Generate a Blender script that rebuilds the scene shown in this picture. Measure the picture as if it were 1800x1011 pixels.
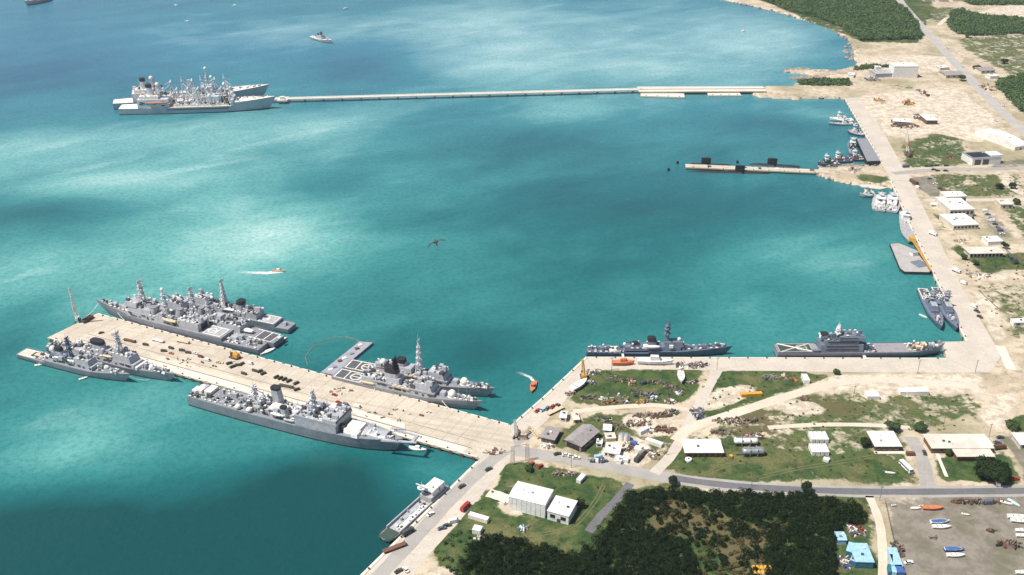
import bpy, bmesh, math, random
import numpy as np
from mathutils import Vector, Matrix
random.seed(7); rng = np.random.default_rng(7)
for o in list(bpy.data.objects): bpy.data.objects.remove(o)
SC = bpy.context.scene
COL = SC.collection
R = math.radians
# ------------------------------------------------------------------ camera
FOC = 1750.0; PITCH = R(26.72); CAMH = 389.0
cam = bpy.data.cameras.new('camera'); camo = bpy.data.objects.new('camera', cam); COL.objects.link(camo)
cam.sensor_width = 36.0; cam.lens = 36.0*FOC/1800.0; cam.clip_start = 1.0; cam.clip_end = 120000.0
camo.location = (0, 0, CAMH); camo.rotation_euler = (R(90)-PITCH, 0, 0)
SC.camera = camo
# ------------------------------------------------------------------ world and sun
SUN_AZ = R(-109.0)      # compass angle from +Y (into the picture) towards +X; negative is left
SUN_EL = R(60.0)
w = bpy.data.worlds.new('World'); SC.world = w; w.use_nodes = True
nt = w.node_tree; nt.nodes.clear()
sky = nt.nodes.new('ShaderNodeTexSky'); sky.sky_type = 'NISHITA'; sky.sun_disc = False
sky.sun_elevation = SUN_EL; sky.sun_rotation = SUN_AZ; sky.air_density = 1.0; sky.dust_density = 1.0; sky.ozone_density = 1.0
bg = nt.nodes.new('ShaderNodeBackground'); bg.inputs[1].default_value = 0.07
ow = nt.nodes.new('ShaderNodeOutputWorld')
nt.links.new(sky.outputs[0], bg.inputs[0]); nt.links.new(bg.outputs[0], ow.inputs[0])
sl = bpy.data.lights.new('sun', 'SUN'); sl.energy = 4.4; sl.angle = R(0.53); sl.color = (1.0, 0.955, 0.88)
so = bpy.data.objects.new('sun', sl); COL.objects.link(so)
sd = Vector((math.sin(SUN_AZ)*math.cos(SUN_EL), math.cos(SUN_AZ)*math.cos(SUN_EL), math.sin(SUN_EL)))
so.rotation_euler = sd.to_track_quat('Z', 'Y').to_euler(); so.location = sd*3000
SC.view_settings.view_transform = 'Standard'; SC.view_settings.look = 'None'
SC.view_settings.exposure = 0.50; SC.view_settings.gamma = 1.0; SC.view_settings.use_curve_mapping = False

# ------------------------------------------------------------------ helpers
def at(x, y, z=0.0):
    "world point at height z that a photograph pixel (1800 x 1011) looks at"
    u = (x-900.0)/FOC; v = (y-505.5)/FOC
    d = (u, math.cos(PITCH)-v*math.sin(PITCH), -math.sin(PITCH)-v*math.cos(PITCH))
    t = (CAMH-z)/-d[2]
    return Vector((d[0]*t, d[1]*t, z))
GZ = 2.6       # level of the land and the quays
def ag(x, y): return at(x, y, GZ)

def tag(o, label=None, cat=None, group=None, kind=None):
    if label: o['label'] = label
    if cat: o['category'] = cat
    if group: o['group'] = group
    if kind: o['kind'] = kind
    return o
def empty(name, loc, rz=0.0, label=None, cat=None, group=None):
    o = bpy.data.objects.new(name, None); COL.objects.link(o); o.empty_display_size = 1
    o.location = loc; o.rotation_euler = (0, 0, rz)
    return tag(o, label, cat, group)
def copy_tree(o, parent=None):
    c = o.copy(); COL.objects.link(c); c.parent = parent
    for ch in o.children: copy_tree(ch, c)
    return c

class MB:
    def __init__(s): s.v = []; s.f = []
    def add(s, vs, fs):
        n = len(s.v); s.v += [tuple(p) for p in vs]; s.f += [tuple(i+n for i in f) for f in fs]; return s
    def box(s, x0, x1, y0, y1, z0, z1, tx=0.0, ty=0.0, rz=0.0, c=None, x1t=None):
        "tx, ty: how far each end and side leans in at the top"
        a = [(x0, y0, z0), (x1, y0, z0), (x1, y1, z0), (x0, y1, z0),
             (x0+tx, y0+ty, z1), (x1-tx if x1t is None else x1t, y0+ty, z1), (x1-tx if x1t is None else x1t, y1-ty, z1), (x0+tx, y1-ty, z1)]
        if rz:
            cx, cy = c if c else ((x0+x1)/2, (y0+y1)/2); C, S = math.cos(rz), math.sin(rz)
            a = [(cx+(p[0]-cx)*C-(p[1]-cy)*S, cy+(p[0]-cx)*S+(p[1]-cy)*C, p[2]) for p in a]
        return s.add(a, [(3, 2, 1, 0), (4, 5, 6, 7), (0, 1, 5, 4), (1, 2, 6, 5), (2, 3, 7, 6), (3, 0, 4, 7)])
    def prism(s, pts, z0, z1):
        n = len(pts); ar = sum(pts[i][0]*pts[(i+1) % n][1]-pts[(i+1) % n][0]*pts[i][1] for i in range(n))
        if ar < 0: pts = list(reversed(pts))
        vs = [(p[0], p[1], z0) for p in pts]+[(p[0], p[1], z1) for p in pts]
        return s.add(vs, [tuple(range(n-1, -1, -1)), tuple(range(n, 2*n))]+[(i, (i+1) % n, n+(i+1) % n, n+i) for i in range(n)])
    def tube(s, p, q, r, r2=None, n=6, cap=True):
        p = Vector(p); q = Vector(q); d = (q-p).normalized(); r2 = r if r2 is None else r2
        a = d.orthogonal().normalized(); b = d.cross(a)
        vs = []
        for c, rr in ((p, r), (q, r2)):
            for i in range(n):
                t = 2*math.pi*(i+.5)/n; vs.append(c+a*(math.cos(t)*rr)+b*(math.sin(t)*rr))
        fs = [(i, (i+1) % n, n+(i+1) % n, n+i) for i in range(n)]
        if cap: fs += [tuple(range(n-1, -1, -1)), tuple(range(n, 2*n))]
        return s.add(vs, fs)
    def cyl(s, x, y, z0, z1, r, r2=None, n=10): return s.tube((x, y, z0), (x, y, z1), r, r2, n)
    def ball(s, x, y, z, r, rz=None, n=10, m=6, rx=None):
        rz = rz or r; rx = rx or r; vs = [(x, y, z-rz)]; fs = []
        for j in range(1, m):
            t = math.pi*j/m
            for i in range(n):
                a = 2*math.pi*i/n; vs.append((x+rx*math.sin(t)*math.cos(a), y+r*math.sin(t)*math.sin(a), z-rz*math.cos(t)))
        vs.append((x, y, z+rz)); k = len(vs)-1
        for i in range(n):
            fs.append((0, 1+(i+1) % n, 1+i)); fs.append((k, k-n+i, k-n+(i+1) % n))
            for j in range(m-2):
                a = 1+j*n; fs.append((a+i, a+(i+1) % n, a+n+(i+1) % n, a+n+i))
        return s.add(vs, fs)
    def loft(s, rings, closed=False, caps=True):
        n = len(rings[0]); vs = [p for r in rings for p in r]; fs = []
        for k in range(len(rings)-1):
            for i in range(n if closed else n-1):
                j = (i+1) % n; fs.append((k*n+i, k*n+j, (k+1)*n+j, (k+1)*n+i))
        if caps: fs += [tuple(range(n-1, -1, -1)), tuple(range((len(rings)-1)*n, len(rings)*n))]
        return s.add(vs, fs)
    def gable(s, x0, x1, y0, y1, z0, z1):
        "pitched roof block with the ridge along x"
        ym = (y0+y1)/2
        return s.add([(x0, y0, z0), (x1, y0, z0), (x1, y1, z0), (x0, y1, z0), (x0, ym, z1), (x1, ym, z1)],
                     [(3, 2, 1, 0), (0, 1, 5, 4), (2, 3, 4, 5), (1, 2, 5), (3, 0, 4)])
    def mesh(s, name, mat, smooth=False):
        me = bpy.data.meshes.new(name); me.from_pydata(s.v, [], s.f)
        if mat is not None: me.materials.append(mat)
        if smooth: me.polygons.foreach_set('use_smooth', [True]*len(me.polygons))
        me.update(); return me
    def build(s, name, mat, parent=None, smooth=False, fix=False):
        me = s.mesh(name, mat, smooth)
        if fix:
            bm = bmesh.new(); bm.from_mesh(me); bmesh.ops.recalc_face_normals(bm, faces=bm.faces); bm.to_mesh(me); bm.free()
        o = bpy.data.objects.new(name, me); COL.objects.link(o)
        if parent is not None: o.parent = parent
        return o

# ------------------------------------------------------------------ materials
MATS = {}
def nodes_of(name):
    m = bpy.data.materials.new(name); m.use_nodes = True; t = m.node_tree; t.nodes.clear()
    out = t.nodes.new('ShaderNodeOutputMaterial'); b = t.nodes.new('ShaderNodeBsdfPrincipled')
    t.links.new(b.outputs[0], out.inputs[0]); return m, t, b
def N(t, typ, **kw):
    n = t.nodes.new(typ)
    for k, v in kw.items():
        if k.startswith('i_'):
            key = k[2:]; n.inputs[int(key) if key.isdigit() else key].default_value = v
        else: setattr(n, k, v)
    return n
def mixc(t, fac, a, b, typ='MIX'):
    m = t.nodes.new('ShaderNodeMix'); m.data_type = 'RGBA'; m.blend_type = typ
    for i, s in ((0, fac), (6, a), (7, b)):
        if hasattr(s, 'links') or isinstance(s, bpy.types.NodeSocket): t.links.new(s, m.inputs[i])
        elif isinstance(s, (tuple, list)): m.inputs[i].default_value = (*s[:3], 1)
        else: m.inputs[i].default_value = s
    return m.outputs[2]
def mth(t, op, a, b=None, c=None, clamp=False):
    m = t.nodes.new('ShaderNodeMath'); m.operation = op; m.use_clamp = clamp
    for i, s in enumerate((a, b, c)):
        if s is None: continue
        if isinstance(s, bpy.types.NodeSocket): t.links.new(s, m.inputs[i])
        else: m.inputs[i].default_value = s
    return m.outputs[0]
def sstep(t, v, lo, hi):
    n = t.nodes.new('ShaderNodeMapRange'); n.interpolation_type = 'SMOOTHSTEP'
    t.links.new(v, n.inputs[0]); n.inputs[1].default_value = lo; n.inputs[2].default_value = hi
    return n.outputs[0]
def noise(t, vec, scale, detail=3, rough=.55, dist=0.0):
    n = N(t, 'ShaderNodeTexNoise'); n.inputs['Scale'].default_value = scale; n.inputs['Detail'].default_value = detail
    n.inputs['Roughness'].default_value = rough; n.inputs['Distortion'].default_value = dist
    if vec is not None: t.links.new(vec, n.inputs['Vector'])
    return n.outputs['Fac']
def pm(name, c1, c2=None, scale=.6, rough=.6, metal=0.0, streak=0.0, bump=0.0, spec=.5, fine=0.0):
    "painted or raw surface: two tones worn into each other, optional run-off streaks and fine speckle"
    if name in MATS: return MATS[name]
    m, t, b = nodes_of(name); c2 = c2 or tuple(x*.72 for x in c1)
    tc = N(t, 'ShaderNodeTexCoord'); vec = tc.outputs['Object']
    n1 = noise(t, vec, scale, 5, .62)
    col = mixc(t, sstep(t, n1, .36, .68), c1, c2)
    if streak:
        mp = N(t, 'ShaderNodeMapping'); mp.inputs['Scale'].default_value = (1.3, 1.3, .12); t.links.new(vec, mp.inputs[0])
        n2 = noise(t, mp.outputs[0], 1.0, 3, .6)
        col = mixc(t, mth(t, 'MULTIPLY', sstep(t, n2, .52, .75), streak), col, (c2[0]*.55, c2[1]*.42, c2[2]*.33))
    if fine:
        n3 = noise(t, vec, scale*9, 2, .7)
        col = mixc(t, fine, col, mixc(t, sstep(t, n3, .35, .65), tuple(x*.5 for x in c1), tuple(min(1, x*1.25) for x in c1)))
    t.links.new(col, b.inputs['Base Color'])
    b.inputs['Roughness'].default_value = rough; b.inputs['Metallic'].default_value = metal
    b.inputs['Specular IOR Level'].default_value = spec
    if bump:
        bp = N(t, 'ShaderNodeBump'); bp.inputs['Strength'].default_value = bump; bp.inputs['Distance'].default_value = .3
        t.links.new(noise(t, vec, scale*4, 4), bp.inputs['Height']); t.links.new(bp.outputs[0], b.inputs['Normal'])
    MATS[name] = m; return m

hullg = pm('haze_grey_hull', (.245, .265, .30), (.185, .20, .235), .12, .5, streak=.5, fine=.15)
housg = pm('haze_grey_house', (.42, .43, .455), (.31, .32, .345), .3, .5, streak=.3, fine=.2)
deckg = pm('deck_grey', (.20, .215, .24), (.29, .285, .285), .35, .8, fine=.3)
deckp = pm('deck_pale', (.40, .385, .375), (.27, .27, .275), .3, .8, fine=.25)
decks = pm('deck_dark', (.075, .08, .088), (.12, .12, .12), .4, .85, fine=.25)
navyg = pm('dark_navy_grey', (.115, .145, .20), (.075, .10, .145), .2, .5, streak=.15, fine=.12)
navyh = pm('dark_navy_house', (.16, .195, .25), (.11, .135, .18), .3, .5, fine=.15)
black = pm('black_paint', (.012, .013, .015), (.03, .03, .03), .5, .55)
boot = pm('boot_black', (.018, .02, .022), (.05, .05, .045), .3, .5)
white = pm('white_paint', (.80, .79, .76), (.62, .61, .58), .5, .45, streak=.15)
whroof = pm('white_roof', (.80, .77, .72), (.66, .63, .58), .12, .5, streak=.0, fine=.06)
crroof = pm('cream_roof', (.68, .60, .50), (.54, .47, .40), .12, .7, fine=.1)
cream = pm('cream_wall', (.62, .56, .47), (.48, .43, .36), .2, .75, streak=.2)
tan = pm('tan_canvas', (.62, .50, .33), (.48, .38, .25), .8, .85)
canvas = pm('white_canvas', (.80, .74, .66), (.62, .57, .50), .5, .85)
orange = pm('orange_paint', (.62, .19, .075), (.46, .15, .07), .7, .5)
yellow = pm('yellow_paint', (.70, .36, .035), (.46, .24, .05), .8, .5, streak=.3)
red = pm('red_paint', (.42, .04, .03), (.26, .035, .03), .8, .4)
rust = pm('rust', (.19, .085, .05), (.09, .05, .035), .5, .85, fine=.4)
blue = pm('blue_tarp', (.05, .13, .34), (.04, .09, .23), .8, .6)
lblue = pm('pale_blue_paint', (.36, .56, .70), (.26, .44, .58), .5, .5, streak=.25)
teal = pm('teal_wall', (.03, .17, .23), (.02, .11, .15), .5, .6, streak=.2)
olive = pm('olive_drab', (.045, .055, .03), (.07, .075, .045), .8, .75)
dkgrn = pm('dark_green_paint', (.03, .06, .045), (.05, .075, .055), .6, .7)
brown = pm('brown_timber', (.13, .065, .035), (.075, .04, .025), .7, .85, fine=.3)
brick = pm('brown_wall', (.17, .085, .05), (.11, .06, .04), .5, .85, fine=.25)
timber = pm('weathered_timber', (.26, .21, .16), (.15, .12, .09), .5, .9, fine=.3)
steel = pm('galvanised_steel', (.42, .43, .44), (.30, .31, .32), .7, .45, .5)
dkstl = pm('dark_steel', (.06, .062, .066), (.11, .10, .09), .6, .6, .2)
tinrf = pm('grey_tin_roof', (.33, .30, .28), (.22, .20, .19), .35, .65, streak=0, fine=.3)
glass = pm('dark_glass', (.015, .02, .025), (.03, .035, .04), .5, .12)
tyre = pm('tyre_rubber', (.018, .018, .018), (.03, .03, .03), 2., .9)
subbl = pm('submarine_black', (.008, .009, .011), (.022, .022, .024), .4, .55)
lamp = pm('aluminium_pole', (.45, .45, .44), (.33, .33, .32), 1., .5, .4)
barkm = pm('bark', (.14, .11, .085), (.08, .06, .045), 1.2, .95, fine=.3)
rockm = pm('grey_rock', (.34, .28, .235), (.17, .135, .115), .35, .95, bump=.6, fine=.35)

def concrete(name, c1, c2, stain, sc=.05, mark=.5, along=None):
    m, t, b = nodes_of(name); g = N(t, 'ShaderNodeNewGeometry').outputs['Position']
    n1 = noise(t, g, sc, 6, .65); n2 = noise(t, g, sc*7, 4, .6); n3 = noise(t, g, sc*28, 3, .7)
    col = mixc(t, sstep(t, n1, .35, .66), c1, c2)
    col = mixc(t, mth(t, 'MULTIPLY', sstep(t, n2, .50, .72), mark), col, stain)
    if along is not None:     # tyre and drag marks down the length of the pier
        r1 = N(t, 'ShaderNodeMapping'); r1.inputs['Rotation'].default_value = (0, 0, R(-along)); t.links.new(g, r1.inputs[0])
        r2 = N(t, 'ShaderNodeMapping'); r2.inputs['Scale'].default_value = (.012, .30, .1); t.links.new(r1.outputs[0], r2.inputs[0])
        col = mixc(t, mth(t, 'MULTIPLY', sstep(t, noise(t, r2.outputs[0], 1.0, 4, .6), .5, .68), .5), col, stain)
    col = mixc(t, .28, col, mixc(t, sstep(t, n3, .38, .62), tuple(x*.62 for x in c1), tuple(min(1, x*1.15) for x in c1)))
    t.links.new(col, b.inputs['Base Color']); b.inputs['Roughness'].default_value = .9
    b.inputs['Specular IOR Level'].default_value = .25
    MATS[name] = m; return m
conc = concrete('pier_concrete', (.57, .50, .405), (.45, .385, .305), (.31, .25, .185), mark=.6, along=-16.0)
paler = concrete('pale_road', (.44, .405, .37), (.36, .335, .31), (.28, .25, .22), .06)
quayc = concrete('quay_concrete', (.56, .49, .41), (.46, .405, .345), (.33, .285, .235))
grroad = concrete('grey_road', (.37, .345, .315), (.29, .272, .25), (.42, .37, .31), .07)
cream_road = concrete('coral_road', (.62, .54, .43), (.53, .46, .37), (.42, .36, .28), .06)
asph = concrete('asphalt', (.155, .15, .155), (.115, .115, .12), (.22, .20, .185), .08)
palec = concrete('new_concrete', (.68, .62, .53), (.60, .545, .47), (.48, .42, .35), .06)
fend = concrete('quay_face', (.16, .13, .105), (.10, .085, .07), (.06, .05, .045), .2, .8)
# ------------------------------------------------------------------ water, ground
def inpoly(X, Y, P):
    ins = np.zeros(X.shape, bool); n = len(P)
    for i in range(n):
        x1, y1 = P[i][0], P[i][1]; x2, y2 = P[(i+1) % n][0], P[(i+1) % n][1]
        if y1 == y2: continue
        c = ((Y >= min(y1, y2)) & (Y < max(y1, y2)))
        ins ^= c & (X < (x2-x1)*(Y-y1)/(y2-y1)+x1)
    return ins
def vnoise(X, Y, sc, seed):
    "smooth random field in -1..1 with features about sc metres across"
    g = np.random.default_rng(seed); T = g.uniform(-1, 1, (256, 256)); u = X/sc; v = Y/sc; i = np.floor(u).astype(int); j = np.floor(v).astype(int); f = u-i; h = v-j; f = f*f*(3-2*f); h = h*h*(3-2*h)
    q = lambda a, b_: T[(i+a) % 256, (j+b_) % 256]
    return (q(0, 0)*(1-f)+q(1, 0)*f)*(1-h)+(q(0, 1)*(1-f)+q(1, 1)*f)*h
def gp(pts, z=GZ): return [tuple(at(x, y, z)[:2]) for x, y in pts]
def grid_obj(name, xs, ys, Z, mat, attrs):
    nx, ny = len(xs), len(ys); X, Y = np.meshgrid(xs, ys)
    co = np.stack([X.ravel(), Y.ravel(), Z.ravel()], 1).astype(np.float32)
    i = np.arange(nx*ny).reshape(ny, nx)
    q = np.stack([i[:-1, :-1], i[:-1, 1:], i[1:, 1:], i[1:, :-1]], -1).reshape(-1, 4)
    me = bpy.data.meshes.new(name); me.vertices.add(len(co)); me.vertices.foreach_set('co', co.ravel())
    me.loops.add(q.size); me.loops.foreach_set('vertex_index', q.ravel().astype(np.int32))
    me.polygons.add(len(q)); me.polygons.foreach_set('loop_start', np.arange(0, q.size, 4, dtype=np.int32))
    me.update(calc_edges=True); me.polygons.foreach_set('use_smooth', [True]*len(q))
    for k, a in attrs.items():
        at_ = me.attributes.new(k, 'FLOAT', 'POINT'); at_.data.foreach_set('value', a.ravel().astype(np.float32))
    me.materials.append(mat); o = bpy.data.objects.new(name, me); COL.objects.link(o); return o
def span(*seg):
    out = [seg[0]]
    for a, s in zip(seg[1::2], seg[2::2]):
        n = max(1, int(round((a-out[-1])/s))); out += list(np.linspace(out[-1], a, n+1)[1:])
    return np.array(out)

# --- water: shallows and deep channels, cloud reflection and glare painted into the colour
def tint_patches(X, Y, L):
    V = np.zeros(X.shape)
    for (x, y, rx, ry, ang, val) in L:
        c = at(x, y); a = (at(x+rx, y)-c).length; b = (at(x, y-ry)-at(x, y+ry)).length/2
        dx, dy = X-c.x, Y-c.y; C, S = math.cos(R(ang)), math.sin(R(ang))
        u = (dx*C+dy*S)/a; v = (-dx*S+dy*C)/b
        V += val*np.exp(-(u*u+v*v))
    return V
wx = span(-60000, -6000, 9000, -1500, 500, 1500, 12, 6000, 500, 60000, 9000)
wy = span(-60000, -3000, 9000, 300, 400, 2600, 12, 8000, 500, 60000, 9000)
WX, WY = np.meshgrid(wx, wy)
SHALLOW_GLARE = [(350, 350, 420, 130, 0, .28), (150, 520, 200, 60, 0, .15), (650, 60, 500, 50, 0, .22), (430, 425, 170, 75, 0, .68), (300, 240, 340, 40, 25, .45), (560, 225, 120, 26, 30, .35), (60, 255, 150, 40, 0, .3), (110, 790, 150, 70, 15, .40), (330, 690, 130, 40, 0, .25),
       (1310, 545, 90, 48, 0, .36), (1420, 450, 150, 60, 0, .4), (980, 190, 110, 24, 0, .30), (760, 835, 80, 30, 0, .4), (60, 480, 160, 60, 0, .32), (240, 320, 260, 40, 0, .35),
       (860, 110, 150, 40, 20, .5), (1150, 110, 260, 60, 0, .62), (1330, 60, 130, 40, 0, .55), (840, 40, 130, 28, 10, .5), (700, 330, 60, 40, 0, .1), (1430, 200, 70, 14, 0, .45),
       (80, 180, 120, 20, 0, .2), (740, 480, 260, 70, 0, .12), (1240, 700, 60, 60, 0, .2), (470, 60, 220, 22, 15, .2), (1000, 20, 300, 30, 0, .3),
       (930, 560, 120, 50, 0, .12), (660, 255, 110, 20, 25, .25)]  # pale patches: shallows together with painted cloud reflection and glare
DEE = [(300, 960, 600, 110, 0, .30), (1080, 420, 320, 150, 0, .12), (650, 900, 200, 70, 0, .2), (500, 990, 500, 100, 0, .75), (60, 950, 260, 80, 0, .5), (560, 840, 200, 50, 10, .55), (90, 370, 190, 30, 5, .45), (60, 130, 200, 60, 0, .35), (640, 110, 110, 36, 0, .28), (560, 330, 120, 24, 10, .25),
       (1260, 360, 200, 44, 0, .42), (1000, 480, 200, 120, 0, .18), (1400, 215, 120, 30, 0, .3), (900, 250, 240, 36, 0, .2), (720, 385, 120, 22, 10, .3), (850, 620, 120, 60, 0, .28), (20, 620, 60, 60, 0, .25),
       (450, 640, 120, 40, 0, .2), (1000, 350, 140, 40, 0, .2), (300, 560, 100, 40, 0, .1), (30, 560, 60, 90, 0, .15)]
V = tint_patches(WX, WY, SHALLOW_GLARE)-tint_patches(WX, WY, DEE)
BL = np.clip((WY-820)/1000, 0, .85)+.42*tint_patches(WX, WY, [(60, 110, 260, 80, 0, 1), (420, 90, 200, 50, 0, .6), (650, 120, 140, 50, 0, .5), (20, 20, 200, 40, 0, .8)])
wm, t, b = nodes_of('sea_water'); P = N(t, 'ShaderNodeNewGeometry').outputs['Position']
mr0 = N(t, 'ShaderNodeMapping'); mr0.inputs['Rotation'].default_value = (0, 0, R(-33)); t.links.new(P, mr0.inputs[0])
mp = N(t, 'ShaderNodeMapping'); mp.inputs['Scale'].default_value = (.0052, .0105, .01); t.links.new(mr0.outputs[0], mp.inputs[0])
mp2 = N(t, 'ShaderNodeMapping'); mp2.inputs['Scale'].default_value = (.0075, .024, .01); t.links.new(mr0.outputs[0], mp2.inputs[0])
nb = noise(t, mp.outputs[0], 1.0, 5, .58, .35)
ns = noise(t, P, .03, 4, .6)
av = N(t, 'ShaderNodeAttribute', attribute_name='shallow_glare').outputs['Fac']; ab = N(t, 'ShaderNodeAttribute', attribute_name='blue').outputs['Fac']
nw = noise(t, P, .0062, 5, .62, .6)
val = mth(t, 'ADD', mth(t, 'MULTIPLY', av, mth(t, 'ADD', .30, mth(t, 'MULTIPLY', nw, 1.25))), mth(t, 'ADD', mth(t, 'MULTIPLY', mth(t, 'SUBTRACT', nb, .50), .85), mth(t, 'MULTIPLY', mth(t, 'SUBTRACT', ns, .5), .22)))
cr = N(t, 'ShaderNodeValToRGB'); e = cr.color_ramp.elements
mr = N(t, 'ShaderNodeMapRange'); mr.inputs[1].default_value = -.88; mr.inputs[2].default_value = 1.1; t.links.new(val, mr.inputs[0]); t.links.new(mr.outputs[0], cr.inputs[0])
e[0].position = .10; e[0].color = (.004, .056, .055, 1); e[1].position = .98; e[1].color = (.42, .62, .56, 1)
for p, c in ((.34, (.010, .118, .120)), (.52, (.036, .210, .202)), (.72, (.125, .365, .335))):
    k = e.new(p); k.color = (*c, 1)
cb = N(t, 'ShaderNodeValToRGB'); e = cb.color_ramp.elements
t.links.new(mr.outputs[0], cb.inputs[0])
e[0].position = .15; e[0].color = (.018, .08, .155, 1); e[1].position = .95; e[1].color = (.36, .54, .57, 1)
k = e.new(.52); k.color = (.042, .195, .275, 1)
col = mixc(t, mth(t, 'MULTIPLY', ab, .85, clamp=True), cr.outputs[0], cb.outputs[0])
wsp = mth(t, 'MULTIPLY', sstep(t, noise(t, mp2.outputs[0], 1.0, 5, .6, .5), .53, .74), sstep(t, val, .0, .7)); col = mixc(t, mth(t, 'MULTIPLY', wsp, .42), col, (.44, .63, .61))  # whitish glare streaks painted into the colour over the pale patches
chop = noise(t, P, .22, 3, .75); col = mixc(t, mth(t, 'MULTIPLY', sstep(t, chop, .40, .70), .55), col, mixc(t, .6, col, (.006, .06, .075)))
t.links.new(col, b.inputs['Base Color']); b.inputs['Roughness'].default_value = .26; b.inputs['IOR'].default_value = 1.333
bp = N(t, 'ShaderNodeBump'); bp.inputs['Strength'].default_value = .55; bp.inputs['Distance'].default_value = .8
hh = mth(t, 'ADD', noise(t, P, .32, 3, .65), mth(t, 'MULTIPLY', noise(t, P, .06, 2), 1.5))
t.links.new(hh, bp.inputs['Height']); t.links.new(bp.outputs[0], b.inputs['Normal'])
tag(grid_obj('water', wx, wy, np.zeros(WX.shape), wm, {'shallow_glare': V, 'blue': BL}), 'turquoise sea of the harbour and the bay beyond', None, None, 'structure')

# --- land: sheet that dips below the sea outside the coast line
LAND = gp([(650, 1060), (858, 826), (915, 765), (975, 702), (1038, 641), (1300, 640), (1655, 641), (1680, 618), (1713, 618), (1650, 470), (1588, 330), (1560, 325), (1500, 322), (1440, 306), (1440, 292), (1545, 290), (1540, 260), (1495, 178), (1478, 170),
           (1400, 171), (1336, 169), (1322, 162), (1330, 151), (1395, 150), (1400, 142), (1440, 139), (1495, 138), (1440, 134), (1424, 130), (1395, 126), (1380, 124), (1392, 121), (1470, 122), (1500, 117), (1506, 112), (1500, 100), (1500, 80), (1490, 66),
           (1462, 50), (1430, 38), (1385, 24), (1330, 10), (1280, 0), (1200, -26), (1000, -70)], GZ)+[(2500, 9000), (60000, 40000), (60000, -60000), (-900, -60000), (-400, -300), (-180, 150)]
gx = span(-60000, -3000, 9000, -220, 400, 640, 2.6, 1250, 4.5, 3000, 120, 60000, 9000)
gy = span(-60000, -600, 9000, 330, 120, 760, 2.6, 1350, 4.0, 2200, 5.5, 4000, 150, 60000, 9000)
GX, GY = np.meshgrid(gx, gy)
jx = 4.5*vnoise(GX, GY, 26, 1)+2.6*vnoise(GX, GY, 9, 2); jy = 4.5*vnoise(GX, GY, 26, 3)+2.6*vnoise(GX, GY, 9, 4)
land = inpoly(GX+jx*.6, GY+jy*.6, LAND)
Zg = np.where(land, GZ, -3.0)
def cover(polys, jit=1.0, soft=6):
    m = np.zeros(GX.shape)
    for p, v in polys:
        m = np.where(inpoly(GX+jx*jit, GY+jy*jit, gp(p)), v, m)
    for _ in range(soft):   # one cover runs into the next over a few metres
        m[1:-1, 1:-1] = (m[1:-1, 1:-1]*2+m[:-2, 1:-1]+m[2:, 1:-1]+m[1:-1, :-2]+m[1:-1, 2:])/6
    return m
GREEN = cover([
    ([(1042, 652), (1248, 650), (1238, 690), (1212, 708), (1150, 712), (1050, 717), (1003, 714), (1000, 700), (1035, 672)], .80),
    ([(1040, 726), (1195, 722), (1200, 760), (1180, 790), (1130, 822), (1090, 812), (1040, 800), (958, 785), (985, 745), (1030, 735)], .66),
    ([(1258, 652), (1480, 655), (1440, 672), (1380, 692), (1290, 722), (1230, 748), (1212, 748), (1245, 700)], .9),
    ([(1158, 832), (1165, 812), (1190, 778), (1290, 730), (1400, 695), (1480, 680), (1560, 690), (1700, 690), (1735, 715), (1732, 742), (1640, 752), (1600, 765), (1625, 850), (1490, 850), (1330, 846), (1200, 839)], .57),
    ([(1165, 832), (1170, 812), (1190, 785), (1330, 770), (1360, 800), (1440, 815), (1520, 800), (1600, 820), (1600, 849), (1330, 846)], .72),
    ([(868, 852), (900, 815), (1000, 824), (1090, 845), (1110, 862), (1050, 950), (1000, 975), (930, 950), (850, 940), (770, 990), (752, 965), (832, 878)], 1.0),
    ([(1100, 858), (1150, 850), (1530, 870), (1560, 1030), (740, 1030), (800, 940), (900, 935), (1010, 970), (1050, 940)], .85),
    ([(1640, 800), (1700, 800), (1760, 790), (1790, 850), (1650, 850)], .9),
    ([(1770, 735), (1830, 730), (1830, 770), (1775, 760)], .95),
    ([(1625, 305), (1785, 304), (1830, 345), (1660, 350), (1640, 330)], .58),
    ([(1580, 268), (1592, 250), (1640, 232), (1690, 236), (1712, 290), (1592, 300)], .62),
    ([(1690, 455), (1830, 440), (1830, 470), (1720, 482)], .85),
    ([(1705, 500), (1830, 490), (1830, 600), (1770, 598), (1745, 545)], .52),
    ([(1636, 372), (1652, 368), (1665, 402), (1650, 404)], .75),
    ([(1665, 432), (1690, 425), (1712, 448), (1680, 455)], .8),
    ([(1760, 360), (1830, 360), (1830, 440), (1790, 420)], .62),
    ([(1675, 66), (1830, 55), (1830, 150), (1770, 130), (1720, 105), (1690, 85)], .56),
    ([(1600, 8), (1690, 12), (1680, 30), (1650, 45), (1625, 30)], .55),
    ([(1540, 155), (1570, 145), (1640, 150), (1600, 160)], .5),
    ([(1590, 28), (1630, 78), (1700, 110), (1690, 130), (1640, 90)], .45),
    ([(1640, 215), (1660, 205), (1672, 212), (1650, 228), (1630, 228)], .7),
    ([(1500, 306), (1560, 308), (1562, 326), (1540, 324), (1500, 316)], .8),
    ([(1400, 150), (1400, 141), (1492, 139), (1494, 151)], .9),
    ([(1520, 75), (1330, -2), (1640, -2), (1622, 76)], .9),
    ([(1585, 655), (1625, 657), (1620, 663), (1590, 664)], .75), ([(1655, 658), (1685, 660), (1680, 665), (1660, 665)], .75), ([(1695, 657), (1720, 659), (1712, 665), (1700, 664)], .75),
])
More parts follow.
